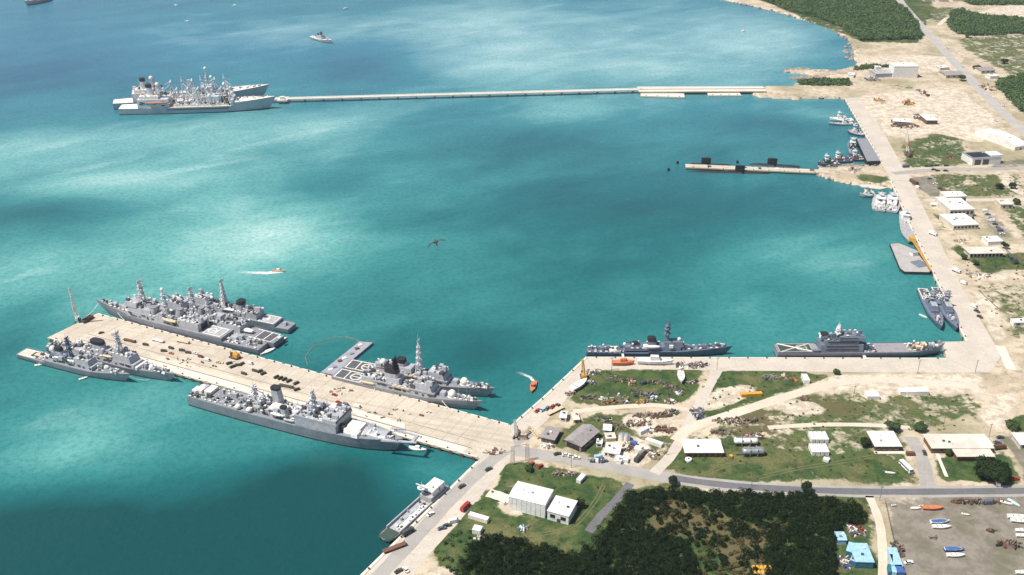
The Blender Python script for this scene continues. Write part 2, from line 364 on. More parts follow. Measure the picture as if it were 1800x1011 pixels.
BARE = cover([
    ([(1062, 772), (1100, 764), (1128, 775), (1152, 802), (1118, 832), (1062, 828), (1050, 800)], 1.0),
    ([(1090, 728), (1150, 726), (1190, 735), (1195, 765), (1165, 772), (1120, 760), (1095, 745)], .85),
    ([(1250, 692), (1270, 676), (1335, 678), (1300, 712), (1240, 724)], 1.0),
    ([(1335, 712), (1400, 706), (1460, 712), (1455, 732), (1380, 738)], .75),
    ([(1350, 748), (1515, 744), (1515, 752), (1350, 758)], .6),
    ([(1530, 690), (1580, 690), (1575, 710), (1540, 706)], .7), ([(1650, 690), (1690, 688), (1680, 712), (1655, 708)], .5),
    ([(1605, 735), (1640, 732), (1650, 745), (1610, 748)], .55),
    ([(863, 868), (895, 872), (930, 908), (915, 912), (880, 895)], .9),
    ([(1735, 690), (1800, 690), (1770, 725), (1780, 765), (1745, 760), (1725, 730)], .85),
    ([(1480, 655), (1730, 662), (1735, 692), (1640, 690), (1480, 682), (1400, 695), (1430, 672)], .95),
    ([(1500, 170), (1680, 150), (1760, 215), (1720, 250), (1640, 235), (1560, 240), (1530, 225)], .85),
    ([(1700, 28), (1760, 12), (1830, 8), (1830, 36), (1740, 34)], 1.6),
    ([(1505, 100), (1600, 96), (1700, 100), (1680, 130), (1560, 125), (1506, 118)], .8),
    ([(1740, 300), (1765, 302), (1820, 345), (1790, 346)], .8),
    ([(1735, 380), (1760, 380), (1800, 420), (1780, 425)], .7),
    ([(1720, 480), (1800, 472), (1800, 490), (1715, 498)], .7), ([(1740, 545), (1790, 540), (1780, 560), (1750, 560)], .5),
    ([(1700, 510), (1730, 510), (1770, 600), (1740, 600)], .75), ([(1740, 512), (1768, 510), (1766, 522), (1742, 522)], .8), ([(1736, 530), (1764, 528), (1760, 540), (1738, 541)], .8),
    ([(1790, 545), (1810, 545), (1810, 580), (1795, 580)], .5),
    ([(760, 985), (800, 990), (815, 1030), (740, 1030)], .95),
    ([(1520, 874), (1545, 880), (1560, 1030), (1535, 1030)], .6),
])
GREY = cover([
    ([(1562, 885), (1830, 876), (1830, 1040), (1596, 1040), (1580, 960)], 1.0),
    ([(1545, 862), (1830, 858), (1830, 890), (1560, 892)], .6),
    ([(1758, 770), (1830, 765), (1830, 850), (1780, 850), (1790, 820)], .9),
    ([(1598, 310), (1640, 308), (1665, 345), (1630, 348)], .85),
    ([(1700, 362), (1735, 362), (1790, 415), (1740, 425)], .55),
    ([(1730, 285), (1830, 278), (1830, 300), (1740, 300)], .6),
    ([(1585, 765), (1605, 765), (1640, 850), (1612, 850)], .5),
    ([(960, 740), (1005, 720), (1030, 728), (1000, 750)], .6),
])
SCRUB = cover([
    ([(1150, 880), (1235, 888), (1290, 915), (1400, 918), (1360, 940), (1330, 1030), (1290, 1030), (1240, 945), (1130, 940)], 1.0),
    ([(1485, 905), (1530, 900), (1545, 1030), (1400, 1030), (1480, 960)], .5),
    ([(1280, 735), (1380, 725), (1370, 780), (1260, 770)], .6),
    ([(1400, 690), (1500, 686), (1560, 730), (1400, 745)], .45),
    ([(1700, 500), (1830, 495), (1830, 600), (1750, 590)], .35),
    ([(1640, 300), (1830, 305), (1830, 350), (1660, 350)], .35), ([(1680, 70), (1800, 62), (1800, 130), (1720, 105)], .35),
])
gm, t, b = nodes_of('ground_cover'); P = N(t, 'ShaderNodeNewGeometry').outputs['Position']
A = lambda nm: N(t, 'ShaderNodeAttribute', attribute_name=nm).outputs['Fac']
n1 = noise(t, P, .035, 6, .66); n2 = noise(t, P, .16, 5, .65); n3 = noise(t, P, .9, 4, .7); n4 = noise(t, P, .011, 3, .5)
def msk(a, k=1.5, lo=.40, hi=.60):
    return sstep(t, mth(t, 'ADD', a, mth(t, 'MULTIPLY', mth(t, 'SUBTRACT', mixc_f(n1, n2), .5), k)), lo, hi)
def mixc_f(a, b_): return mth(t, 'ADD', mth(t, 'MULTIPLY', a, .5), mth(t, 'MULTIPLY', b_, .5))
dirt = mixc(t, sstep(t, n1, .38, .64), (.56, .475, .355), (.43, .345, .25))
dirt = mixc(t, mth(t, 'MULTIPLY', sstep(t, n2, .48, .66), .7), dirt, (.27, .22, .125)); dirt = mixc(t, mth(t, 'MULTIPLY', sstep(t, n4, .48, .6), .5), dirt, (.21, .20, .10))
grs = mixc(t, sstep(t, n2, .36, .64), (.030, .066, .021), (.082, .115, .036))
grs = mixc(t, mth(t, 'MULTIPLY', sstep(t, n1, .47, .65), .7), grs, (.19, .165, .072))
grs = mixc(t, mth(t, 'MULTIPLY', sstep(t, n3, .45, .68), .6), grs, (.018, .036, .012))
scr = mixc(t, sstep(t, n2, .4, .62), (.10, .095, .04), (.125, .10, .05))
sand = mixc(t, sstep(t, n2, .40, .62), (.64, .56, .45), (.44, .36, .27)); sand = mixc(t, mth(t, 'MULTIPLY', sstep(t, n3, .5, .7), .35), sand, (.36, .30, .2))
gry = mixc(t, sstep(t, n2, .38, .64), (.255, .225, .185), (.185, .162, .132)); gry = mixc(t, mth(t, 'MULTIPLY', sstep(t, n1, .46, .62), .75), gry, (.13, .125, .075)); gry = mixc(t, mth(t, 'MULTIPLY', sstep(t, n3, .5, .7), .4), gry, (.30, .26, .21))
col = mixc(t, msk(A('green')), dirt, grs)
col = mixc(t, msk(A('scrub')), col, scr)
col = mixc(t, msk(A('bare'), 1.7), col, sand)
col = mixc(t, msk(A('grey'), .9), col, gry)
col = mixc(t, mth(t, 'MULTIPLY', sstep(t, n3, .42, .68), .25), col, mixc(t, .6, col, (.08, .07, .05)))
t.links.new(col, b.inputs['Base Color']); b.inputs['Roughness'].default_value = .95; b.inputs['Specular IOR Level'].default_value = .15
bp = N(t, 'ShaderNodeBump'); bp.inputs['Strength'].default_value = .5; bp.inputs['Distance'].default_value = .35
t.links.new(mth(t, 'ADD', n3, n2), bp.inputs['Height']); t.links.new(bp.outputs[0], b.inputs['Normal'])
tag(grid_obj('ground', gx, gy, Zg, gm, {'green': GREEN, 'bare': BARE, 'grey': GREY, 'scrub': SCRUB}), 'flat sandy and grassy shore of the naval base', None, None, 'structure')

# --- quays: concrete aprons with vertical faces; capping beam along the edge
def slab(name, px, z0=-3.0, z1=GZ+.04, mat=None, label=None, zp=GZ):
    o = MB().prism(gp(px, zp), z0, z1).build(name, mat or quayc); return tag(o, label, None, None, 'structure')
slab('quay', [(600, 1045), (838, 812), (895, 750), (960, 694), (1030, 628), (1045, 648), (1000, 695), (985, 715), (945, 755), (905, 795), (880, 830), (800, 925), (745, 985), (700, 1045)], mat=quayc, label='concrete quay running along the slanting basin wall')
slab('quay', [(1031, 628), (1664, 630), (1720, 655), (1480, 654), (1046, 648)], z1=GZ+.045, label='concrete quay below the two grey ships')
slab('quay', [(1664, 629.5), (1656, 601), (1698, 600), (1600, 398), (1565, 318), (1600, 318), (1640, 398), (1690, 505), (1760, 625), (1740, 655), (1720, 654.5)], z1=GZ+.05, label='concrete quay along the right side of the harbour')
slab('quay', [(1550, 288), (1484, 172), (1510, 172), (1560, 245), (1600, 317), (1566, 317.5)], z1=GZ+.055, label='far concrete quay by the tugs')
QF = MB().box(-.9, .9, .2, .85, -2.6, -.2).mesh('fender', brown); QB = MB().cyl(0, -1.0, 0, .7, .42, .34, 8).cyl(0, -1.0, .7, .9, .55, .55, 8).mesh('bollard', black)
def coping(pxs, wd=1.4, z0=GZ-.9, z1=GZ+.32, mat=None, name='coping'):
    "raised edge beam with a dark timber fender row below"
    P = [at(x, y, GZ) for x, y in pxs]; root = empty('quay_edge', P[0], 0)
    for a, c in zip(P[:-1], P[1:]):
        d = (c-a); L = d.length; rz = math.atan2(d.y, d.x)
        o = MB().box(0, L, -wd, wd*.25, z0, z1).build(name, mat or palec, root); o.location = a-P[0]-Vector((0, 0, GZ)); o.rotation_euler.z = rz; o.location.z = -GZ
        n = max(3, int(L/14))
        for k in range(n):
            f = d.normalized()*(L*(k+.5)/n)+(a-P[0]); q = bpy.data.objects.new('fender', QF); COL.objects.link(q); q.parent = root; q.location = (f.x, f.y, 0); q.rotation_euler.z = rz
            q = bpy.data.objects.new('bollard', QB); COL.objects.link(q); q.parent = root; q.location = (f.x, f.y, .3); q.rotation_euler.z = rz
    tag(root, None, None, None, 'structure'); return root
coping([(600, 1045), (838, 812)]); coping([(905, 742), (960, 694), (1030, 628)]); coping([(1031, 628), (1664, 630)], 1.0)
coping([(1698, 600), (1600, 398), (1565, 318)], 1.2); coping([(1550, 288), (1484, 172)], 1.2)

def road(name, px, wd, mat, z, label=None, ws=None):
    P = [at(x, y, GZ) for x, y in px]; n = len(P)
    # smooth the polyline
    Q = []
    for i in range(n-1):
        p0 = P[max(i-1, 0)]; p1 = P[i]; p2 = P[i+1]; p3 = P[min(i+2, n-1)]
        for k in range(6):
            s = k/6; Q.append(.5*((2*p1)+(p2-p0)*s+(2*p0-5*p1+4*p2-p3)*s*s+(3*p1-p0-3*p2+p3)*s**3))
    Q.append(P[-1]); m = MB(); vs = []; fs = []
    for i, p in enumerate(Q):
        d = (Q[min(i+1, len(Q)-1)]-Q[max(i-1, 0)]).normalized(); nn = Vector((-d.y, d.x, 0)); h = wd/2*(1+.05*math.sin(i*1.7))
        vs += [(p.x+nn.x*h, p.y+nn.y*h, GZ+z), (p.x-nn.x*h, p.y-nn.y*h, GZ+z)]
    for i in range(len(Q)-1): fs.append((2*i, 2*i+1, 2*i+3, 2*i+2))
    o = m.add(vs, fs).build(name, mat); return tag(o, label, None, None, 'structure')
road('road', [(905, 792), (980, 804), (1060, 817), (1150, 836), (1300, 855), (1500, 864), (1700, 864), (1860, 862)], 11.0, grroad, .062)
road('road', [(1180, 840), (1300, 855), (1500, 864), (1700, 864), (1860, 862)], 6.0, asph, .075)
road('road', [(1150, 832), (1180, 800), (1200, 765), (1225, 718), (1262, 650)], 7.0, quayc, .080)
road('road', [(1188, 775), (1215, 752), (1290, 727), (1400, 692), (1480, 672), (1560, 668), (1720, 680)], 8.5, cream_road, .085)
road('track', [(1008, 724), (1050, 719), (1110, 714), (1160, 713), (1215, 722)], 5.0, cream_road, .090)
road('road', [(640, 1040), (735, 940), (800, 870), (870, 805), (930, 760)], 9.0, grroad, .095)
road('road', [(1540, -60), (1585, 5), (1640, 68), (1700, 133), (1760, 195), (1860, 285)], 15.0, paler, .062)
road('road', [(1570, 305), (1640, 299), (1730, 297), (1860, 294)], 9.0, grroad, .066)
road('road', [(1625, 352), (1700, 352), (1860, 350)], 8.0, quayc, .070)
road('driveway', [(1600, 768), (1618, 800), (1632, 856)], 9.0, grroad, .088)
road('track', [(1528, 872), (1545, 915), (1551, 960), (1552, 1040)], 5.0, cream_road, .062)
road('path', [(1108, 850), (1085, 878), (1058, 905), (1035, 935)], 5.5, asph, .07)
road('path', [(1612, 238), (1650, 228), (1690, 214), (1720, 200)], 4.5, cream_road, .066)
road('track', [(1350, 752), (1430, 747), (1520, 747), (1600, 752)], 4.5, cream_road, .07)
road('track', [(1650, 45), (1665, 32), (1690, 28), (1720, 26)], 8.0, cream_road, .07)
road('path', [(858, 866), (880, 873), (896, 880)], 8, palec, .1)
dirtm = concrete('worn_dirt', (.16, .145, .07), (.10, .11, .045), (.06, .085, .03), .3, .8)
for tr in ([(1330, 838), (1400, 822), (1490, 808), (1530, 800)], [(1230, 835), (1290, 812), (1380, 806)], [(1500, 690), (1560, 715), (1640, 722), (1720, 712)], [(930, 940), (1000, 925), (1040, 885), (1060, 850)], [(1660, 320), (1720, 330), (1800, 325)], [(1720, 510), (1760, 545), (1800, 560)]):
    road('wheel_track', tr, .8, dirtm, .03); road('wheel_track', [(x+4, y+4) for x, y in tr], .8, dirtm, .035)
road('footpath', [(1646, 795), (1664, 838)], 2.2, palec, .09)
road('pavement', [(1758, 608), (1778, 650)], 7, palec, .09)

# --- the wide pier
PF0, PF1, PN1, PN0 = (171, 551), (897, 747), (842, 806), (83, 594)
def pier_slab(root, px, z0, z1, name, mat):
    P = gp(px); o = MB().prism([(p[0]-root.location.x, p[1]-root.location.y) for p in P], z0, z1).build(name, mat, root); return o
pr = empty('wide_pier', at(*PF0, 0), 0, 'long wide cream concrete pier with warships moored on both sides', 'pier')
pier_slab(pr, [PF0, PF1, (905, 790), PN1, PN0], GZ-1.1, GZ+.10, 'deck', conc)
def inset(a, b, f): return (a[0]+(b[0]-a[0])*f, a[1]+(b[1]-a[1])*f)
pier_slab(pr, [inset(PF0, PN0, .06), inset(PF1, PN1, .06), inset(PF1, PN1, .94), inset(PF0, PN0, .94)], -3, GZ-1.1, 'under_structure', fend)  # dark solid wall for the piles and the shadow beneath the deck
def pier_edge(name, a, b, n, mesh, z):
    A, B = at(*a, GZ), at(*b, GZ); d = B-A; rz = math.atan2(d.y, d.x)
    for i in range(n):
        o = bpy.data.objects.new(name, mesh); COL.objects.link(o); o.parent = pr
        p = A+d*((i+.5)/n); o.location = (p.x-pr.location.x, p.y-pr.location.y, z); o.rotation_euler.z = rz
fm = MB().box(-1.1, 1.1, -.5, .5, -2.6, 0).mesh('fender', brown)
pier_edge('fender', PN0, PN1, 46, fm, GZ-.25); pier_edge('fender', PF0, PF1, 46, fm, GZ-.25)
bm_ = MB().cyl(0, 0, 0, .75, .5, .38, 8).cyl(0, 0, .75, 1.0, .62, .62, 8).mesh('bollard', black)
pier_edge('bollard', inset(PN0, PF0, .03), inset(PN1, PF1, .03), 24, bm_, GZ+.1); pier_edge('bollard', inset(PF0, PN0, .03), inset(PF1, PN1, .03), 24, bm_, GZ+.1)
cm = MB().box(-6.5, 6.5, -.6, .6, 0, .45).mesh('kerb', palec)
pier_edge('kerb', inset(PN0, PF0, .012), inset(PN1, PF1, .012), 24, cm, GZ+.1); pier_edge('kerb', inset(PF0, PN0, .012), inset(PF1, PN1, .012), 24, cm, GZ+.1)
def strip(name, a, b, c, d_, z, mat):
    P = gp([a, b, c, d_]); q = [(p[0]-pr.location.x, p[1]-pr.location.y) for p in P]
    return MB().prism(q, GZ+.10, GZ+.10+z).build(name, mat, pr)
def pp(s, w_):  # point on the pier: s along (0 tip .. 1 root), w_ across (0 far edge .. 1 near edge)
    f = inset(PF0, PF1, s); n = inset(PN0, PN1, s); return inset(f, n, w_)
strip('crane_rail', pp(.05, .80), pp(.97, .80), pp(.97, .812), pp(.05, .812), .03, dkstl)
strip('crane_rail', pp(.05, .60), pp(.97, .60), pp(.97, .610), pp(.05, .610), .03, timber)
strip('new_slab', pp(.05, .815), pp(.96, .815), pp(.96, .965), pp(.05, .965), .025, palec)
strip('new_slab', pp(.66, .64), pp(.80, .66), pp(.81, .78), pp(.70, .78), .02, palec)
for k in range(34): s_ = (k+.5)/34; strip('joint', pp(s_, .02), pp(s_+.0006, .02), pp(s_+.0006, .79), pp(s_, .79), .012, timber)
strip('worn_strip', pp(.20, .66), pp(.64, .66), pp(.66, .79), pp(.22, .79), .015, cream_road)

# --- far fuel pier
A0, A1 = at(483, 174, 5), at(1125, 157, 5)
fp = empty('fuel_pier', (A0.x, A0.y, 0), math.atan2(A1.y-A0.y, A1.x-A0.x), 'thin white trestle pier running from the shore to the supply ships', 'pier')
FL = (A1-A0).length
MB().box(-6, FL+4, -4.2, 4.2, 3.8, 5.0).build('deck', palec, fp)
MB().box(-6, FL+4, 2.6, 3.9, 5.0, 6.0).build('pipeline', white, fp)
MB().box(-6, FL+4, -3.9, -3.4, 5.0, 5.6).build('kerb', palec, fp)
bm2 = MB().box(-1.3, 1.3, -3.6, 3.6, 2.4, 3.8).tube((0, -3, -3), (0, -3, 2.4), .9).tube((0, 3, -3), (0, 3, 2.4), .9).mesh('pile_bent', timber)
for i in range(20):
    o = bpy.data.objects.new('pile_bent', bm2); COL.objects.link(o); o.parent = fp; o.location = (FL*(i+.6)/20, 0, 0)
MB().box(4, 18, -9, 9, 3.2, 5.3).build('pier_head', palec, fp)
MB().box(8, 14, -6, -1, 5.3, 9).build('control_hut', white, fp)
lm = MB().tube((0, 0, 5), (0, 0, 14), .22, .12).box(-1.2, 1.2, -.2, .2, 14, 14.3).mesh('lamp_post', lamp)
for i in range(12):
    o = bpy.data.objects.new('lamp_post', lm); COL.objects.link(o); o.parent = fp; o.location = (FL*(i+.8)/12, 3.6, 0)
B0, B1 = at(1122, 158, 5), at(1345, 157, 5)
fw = empty('pier_platform', (B0.x, B0.y, 0), math.atan2(B1.y-B0.y, B1.x-B0.x), 'broad landward section of the thin white pier with a lane down the middle', 'pier'); L2 = (B1-B0).length
MB().box(0, L2, -9, 13, 3.6, 5.1).build('deck', palec, fw); MB().box(2, L2, 1.0, 2.2, 5.1, 5.7).build('pipeline', timber, fw); MB().box(0, L2, 12, 13, 5.1, 6.2).build('parapet', white, fw)
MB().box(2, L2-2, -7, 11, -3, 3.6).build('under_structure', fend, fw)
for a, c, s in (((1126, 166), (1203, 168), 'nearer the open water'), ((1244, 165), (1301, 165), 'nearer the shore')):
    P0, P1 = at(*a, 2), at(*c, 2); o = empty('mooring_platform', (P0.x, P0.y, 0), math.atan2(P1.y-P0.y, P1.x-P0.x), 'low white mooring platform beside the broad end of the far pier, '+s, 'platform', 'mooring platforms of the far pier'); l_ = (P1-P0).length
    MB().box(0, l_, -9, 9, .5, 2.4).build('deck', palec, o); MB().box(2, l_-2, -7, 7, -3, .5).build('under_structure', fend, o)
    for k in range(4): MB().cyl(l_*(k+.5)/4, -7.5, 2.4, 3.6, .6, .5, 8).build('bollard', black, o)

# --- submarine pier
S0, S1 = at(1205, 291, 3), at(1445, 301, 3)
sp = empty('submarine_pier', (S0.x, S0.y, 0), math.atan2(S1.y-S0.y, S1.x-S0.x), 'narrow concrete finger pier with black submarines on both sides', 'pier'); L3 = (S1-S0).length
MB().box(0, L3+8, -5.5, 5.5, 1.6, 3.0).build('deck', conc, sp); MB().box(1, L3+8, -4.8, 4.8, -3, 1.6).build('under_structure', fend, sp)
for k in range(9):
    for sgn in (-1, 1): MB().cyl(L3*(k+.5)/9, sgn*4.9, 3.0, 3.9, .45, .4, 8).build('bollard', black, sp)
for k in range(8): MB().box(L3*(k+.3)/8, L3*(k+.3)/8+3+random.random()*3, random.uniform(-3, 1), random.uniform(1.5, 3.5), 3, 3.5+random.random()).build('stores_crate', random.choice([tan, white, rust, dkstl]), sp)
# ------------------------------------------------------------------ ships
mastm = pm('mast_pale_grey', (.68, .67, .67), (.52, .52, .53), .5, .5)
class Ship:
    def __init__(s, name, label, cat, stern, bow, B, prof, hull=hullg, deck=deckg, house=housg, ts=.72, rake=.06, fine=1.9, group=None, mid=.58, boot_h=1.0, flare=.86, seed=1, bul=0.0):
        "stern and bow: (pixel x, pixel y, height) of the deck ends; prof: deck height along u, 0 stern to 1 bow"
        a = at(*stern); b = at(*bow); a.z = b.z = 0; d = b-a
        s.L = L = d.length; s.B = B; s.prof = prof; s.h = house; s.ts = ts; s.mid = mid; s.fine = fine; s.rnd = random.Random(seed)
        s.root = empty(name, (a+b)/2, math.atan2(d.y, d.x), label, cat, group)
        s.ns = -1 if d.x > 0 else 1                       # sign of local y on the side nearer the viewer
        us = sorted(set([i/24 for i in range(25)]+[.97, .985]+[p[0] for p in prof]))
        st = []
        for u in us:
            zz = [p[1] for p in prof if abs(p[0]-u) < 1e-6]
            for z in (zz if len(zz) > 1 else [s.z(u)]): st.append((u, z))
        rings = []; dk = []; bt = []
        for u, z in st:
            h = s.hb(u); x = s.x(u); sh = rake*L*max(0, (u-.72)/.28)**1.6
            hw = h*(flare-.30*max(0, (u-.6)/.4)) if u < 1 else 0
            xs = -.012*L*(1-u/.1) if u < .1 else 0
            rings.append([(x, h, z+bul), (x-sh*.45-xs*.3, h*.55+hw*.45, z*.5), (x-sh, hw, .2), (x-sh*1.05, hw*.9, -2.5), (x-sh*1.05, -hw*.9, -2.5), (x-sh, -hw, .2), (x-sh*.45-xs*.3, -(h*.55+hw*.45), z*.5), (x, -h, z+bul)])
            dk.append([(x, h-.02, z), (x, -h+.02, z)])
            k = 1.012; zb = min(boot_h, z*.4); f = (zb-.2)/(z*.5-.2) if z*.5 > .2 else 0
            xb = x-sh+(sh*.55)*f; hb_ = (hw+(h*.55+hw*.45-hw)*f)*k+.03
            bt.append([(xb, hb_, zb), (x-sh, hw*k+.03, .0), (x-sh, hw*k+.03, -.6)])
        m = MB(); m.loft(rings, caps=False); m.add(rings[0], [tuple(range(len(rings[0])))]); m.build('hull', hull, s.root, fix=True)
        m = MB(); m.loft(dk, caps=False); s.deck = m.build('deck', deck, s.root)
        m = MB(); m.loft(bt, caps=False); m.loft([[(p[0], -p[1], p[2]) for p in r] for r in bt], caps=False)
        m.add([bt[0][0], bt[0][1], (bt[0][1][0], -bt[0][1][1], 0), (bt[0][0][0], -bt[0][0][1], bt[0][0][2])], [(0, 1, 2, 3)]); m.build('waterline_band', boot, s.root)
    def hb(s, u):
        f = s.ts+(1-s.ts)*min(1, u/.32)**.7 if u < .32 else 1.0
        if u > s.mid: f = max(0.0, 1-((u-s.mid)/(1-s.mid))**s.fine)
        return max(.02, f*s.B/2)
    def z(s, u):
        P = s.prof
        for a, b in zip(P[:-1], P[1:]):
            if a[0] <= u <= b[0] and b[0] > a[0]: return a[1]+(b[1]-a[1])*(u-a[0])/(b[0]-a[0])
        return P[-1][1]
    def x(s, u): return (u-.5)*s.L
    def blk(s, name, u0, u1, w, z0, z1, mat=None, tx=0.0, ty=0.0, y=0.0, parent=None, front=None):
        "box between u0 and u1, w metres wide, heights above the deck at its middle"
        d = s.z((u0+u1)/2); m = MB(); x1 = s.x(u1)
        m.box(s.x(u0), x1, y*s.ns-w/2, y*s.ns+w/2, d+z0-.15, d+z1, tx, ty, x1t=None if front is None else x1-front)
        return m.build(name, mat or s.h, parent or s.root)
    def cyl(s, name, u, y, z0, z1, r, r2=None, mat=None, n=10, parent=None):
        d = s.z(u); return MB().cyl(s.x(u), y*s.ns, d+z0-.1, d+z1, r, r2, n).build(name, mat or s.h, parent or s.root)
    def ball(s, name, u, y, z, r, rz=None, mat=None, parent=None, rx=None):
        d = s.z(u); return MB().ball(s.x(u), y*s.ns, d+z, r, rz, rx=rx).build(name, mat or white, parent or s.root, smooth=True)
    def funnel(s, u0, u1, w, z0, z1, cap=1.8, mat=None, rake=1.5, y=0, capm=None):
        d = s.z((u0+u1)/2); xa, xb = s.x(u0), s.x(u1); rings = []
        def ring(z, k):
            f = (z-z0)/(z1-z0); o = -rake*f; xm = (xa+xb)/2; hx = (xb-xa)/2*(1-.12*f); hy = w/2*(1-.15*f); R_ = []
            for i in range(10):
                a = 2*math.pi*(i+.5)/10; c, q = math.cos(a), math.sin(a)
                R_.append((xm+o+hx*k*math.copysign(abs(c)**.6, c), y*s.ns+hy*k*math.copysign(abs(q)**.6, q), d+z))
            return R_
        f = MB().loft([ring(z0-.2, 1), ring(z1-cap, 1)], True).build('funnel', mat or s.h, s.root)
        MB().loft([ring(z1-cap, 1.03), ring(z1, 1.03)], True).build('funnel_cap', capm or black, f); return f
    def mast(s, u, z0, h, w=3.0, y=0, radar=(4.5, 1.8), mat=None, plats=(.45, .7, .86), pole=4.0, lattice=True, lean=0.0):
        d = s.z(u)+z0; X, Y = s.x(u), y*s.ns; mat = mat or mastm; m = MB(); top = Vector((X+lean, Y, d+h))
        if lattice:
            for a, b in ((-1, -1), (1, -1), (1, 1), (-1, 1)):
                m.tube((X+a*w/2, Y+b*w/2, d-.2), top+Vector((a*.35, b*.35, 0)), .42, .26, 5)
            for k in range(1, 6):
                f = k/6; q = w/2*(1-f)+.35*f; zz = d+h*f; ox = lean*f
                c = [(X+ox-q, Y-q, zz), (X+ox+q, Y-q, zz), (X+ox+q, Y+q, zz), (X+ox-q, Y+q, zz)]
                for i in range(4): m.tube(c[i], c[(i+1) % 4], .2, n=4)
                f2 = (k-1)/6; q2 = w/2*(1-f2)+.35*f2; z2 = d+h*f2; o2 = lean*f2
                m.tube((X+o2-q2, Y-q2, z2), c[1], .16, n=4); m.tube((X+o2+q2, Y+q2, z2), c[3], .16, n=4)
        else: m.tube((X, Y, d-.2), top, w*.28, w*.16, 8)
        ms = m.build('mast', mat, s.root)
        for i, f in enumerate(plats):
            r = max(1.2, 2.7-.35*i); p = Vector((X+lean*f, Y, d+h*f)); MB().cyl(p.x, p.y, p.z-.15, p.z+.15, r, r*1.05, 8).cyl(p.x+r*.6, p.y, p.z, p.z+1.3, .7, .6, 8).build('platform', mat, ms)
            MB().box(p.x-.3, p.x+.3, Y-4.2+i*.8, Y+4.2-i*.8, p.z+.9, p.z+1.5).build('yardarm', mat, ms)
        if radar:
            rw, rh = radar; zt = d+h; g = MB(); n = 7
            for i in range(n):
                yy = (i/(n-1)-.5)*rw; g.box(X+lean+.6-yy*yy*.16-.12, X+lean+.6-yy*yy*.16+.12, Y+yy-rw/n/2, Y+yy+rw/n/2, zt, zt+rh)
            g.cyl(X+lean, Y, zt-.3, zt+.5, .5, .5, 6); g.build('radar', mat, ms)
        if pole: MB().tube(top, top+Vector((-.3, 0, pole+(radar[1] if radar else 0))), .17, .07, 5).build('topmast', mat, ms)
        return ms
    def gun(s, u, z=0, r=2.0, brl=5.5, dirn=1, mat=None, dome=False):
        d = s.z(u)+z; X = s.x(u)
        m = MB().cyl(X, 0, d-.1, d+.5, r*1.1, r*1.1, 12)
        if dome: m.ball(X, 0, d+r*.7, r*1.05, r*1.15)
        else: m.box(X-r, X+r, -r*.85, r*.85, d+.5, d+2.6, r*.28, r*.22)
        g = m.build('gun_mount', mat or s.h, s.root, smooth=dome)
        MB().tube((X+dirn*r*.7, 0, d+1.6), (X+dirn*(r+brl), 0, d+2.2), .17, .13, 6).build('gun_barrel', dkstl if not dome else s.h, g); return g
    def boat(s, u, y, z=0, L=8, mat=None, cover=None):
        d = s.z(u)+z; X = s.x(u); Y = y*s.ns; rings = []
        for i in range(7):
            f = i/6; hw = (.62+.38*min(1, f/.3) if f < .5 else 1-((f-.5)/.5)**2.2)*L*.16+.02; xx = X+(f-.5)*L
            rings.append([(xx, Y+hw, d+1.7), (xx, Y+hw*.7, d+.5), (xx, Y, d+.3), (xx, Y-hw*.7, d+.5), (xx, Y-hw, d+1.7), (xx, Y, d+2.0)])
        return MB().loft(rings, True).build('ship_boat', mat or orange, s.root)
    def marks(s, u0, u1, w, z=.06, ring=True, mat=None, deckmat=None, bars=(0, .42, 1.0), y=0):
        "painted landing deck: dark field, border, bars and a circle"
        dm = s.z((u0+u1)/2); x0, x1 = s.x(u0), s.x(u1); y0 = y*s.ns
        fd = MB().box(x0, x1, y0-w/2, y0+w/2, dm-.1, dm+z).build('flight_deck', deckmat or decks, s.root)
        m = MB(); k = .8; zt = dm+z; zz = (zt+.02, zt+.07)
        m.box(x0, x1, y0-w/2, y0-w/2+k, *zz); m.box(x0, x1, y0+w/2-k, y0+w/2, *zz)
        for b in bars:
            xx = x0+(x1-x0)*b; xx = min(max(xx, x0+k/2), x1-k/2); m.box(xx-k/2, xx+k/2, y0-w/2+k, y0+w/2-k, *zz)
        if ring:
            cx = x0+(x1-x0)*.70; r1 = min(w*.36, (x1-x0)*.23); n = 20
            for i in range(n):
                a, b = 2*math.pi*i/n, 2*math.pi*(i+1)/n; r0 = r1-.95
                v = [(cx+rr*math.cos(q), y0+rr*math.sin(q), zz[1]) for q, rr in ((a, r0), (a, r1), (b, r1), (b, r0))]; m.add(v, [(0, 1, 2, 3)])
            m.box(cx-r1*.9, cx+r1*.9, y0-.35, y0+.35, zz[0], zz[1]-.01)
        m.build('deck_marking', mat or white, fd); return fd
    def clutter(s, u0, u1, n, z=0, wf=.8, mats=None, size=(.6, 2.4), hmax=2.0, w=None):
        r = s.rnd; mats = mats or [deckp, white, dkstl, housg, dkgrn]; bs = [MB() for _ in mats]
        for i in range(n):
            u = r.uniform(u0, u1); hw = (w/2 if w else s.hb(u)*wf); x = s.x(u); y = r.uniform(-hw, hw); d = s.z(u)+z
            a, b, c = r.uniform(*size), r.uniform(*size)*.7, r.uniform(.4, hmax)
            m = bs[i % len(mats)]
            if r.random() < .35: m.cyl(x, y, d-.05, d+c, a*.45, a*.4, 7)
            else: m.box(x-a/2, x+a/2, y-b/2, y+b/2, d-.05, d+c, rz=r.choice([0, 0, .4, 1.2]))
        for m, mt in zip(bs, mats):
            o = m.build('deck_fittings', mt, s.root); o['kind'] = 'stuff'
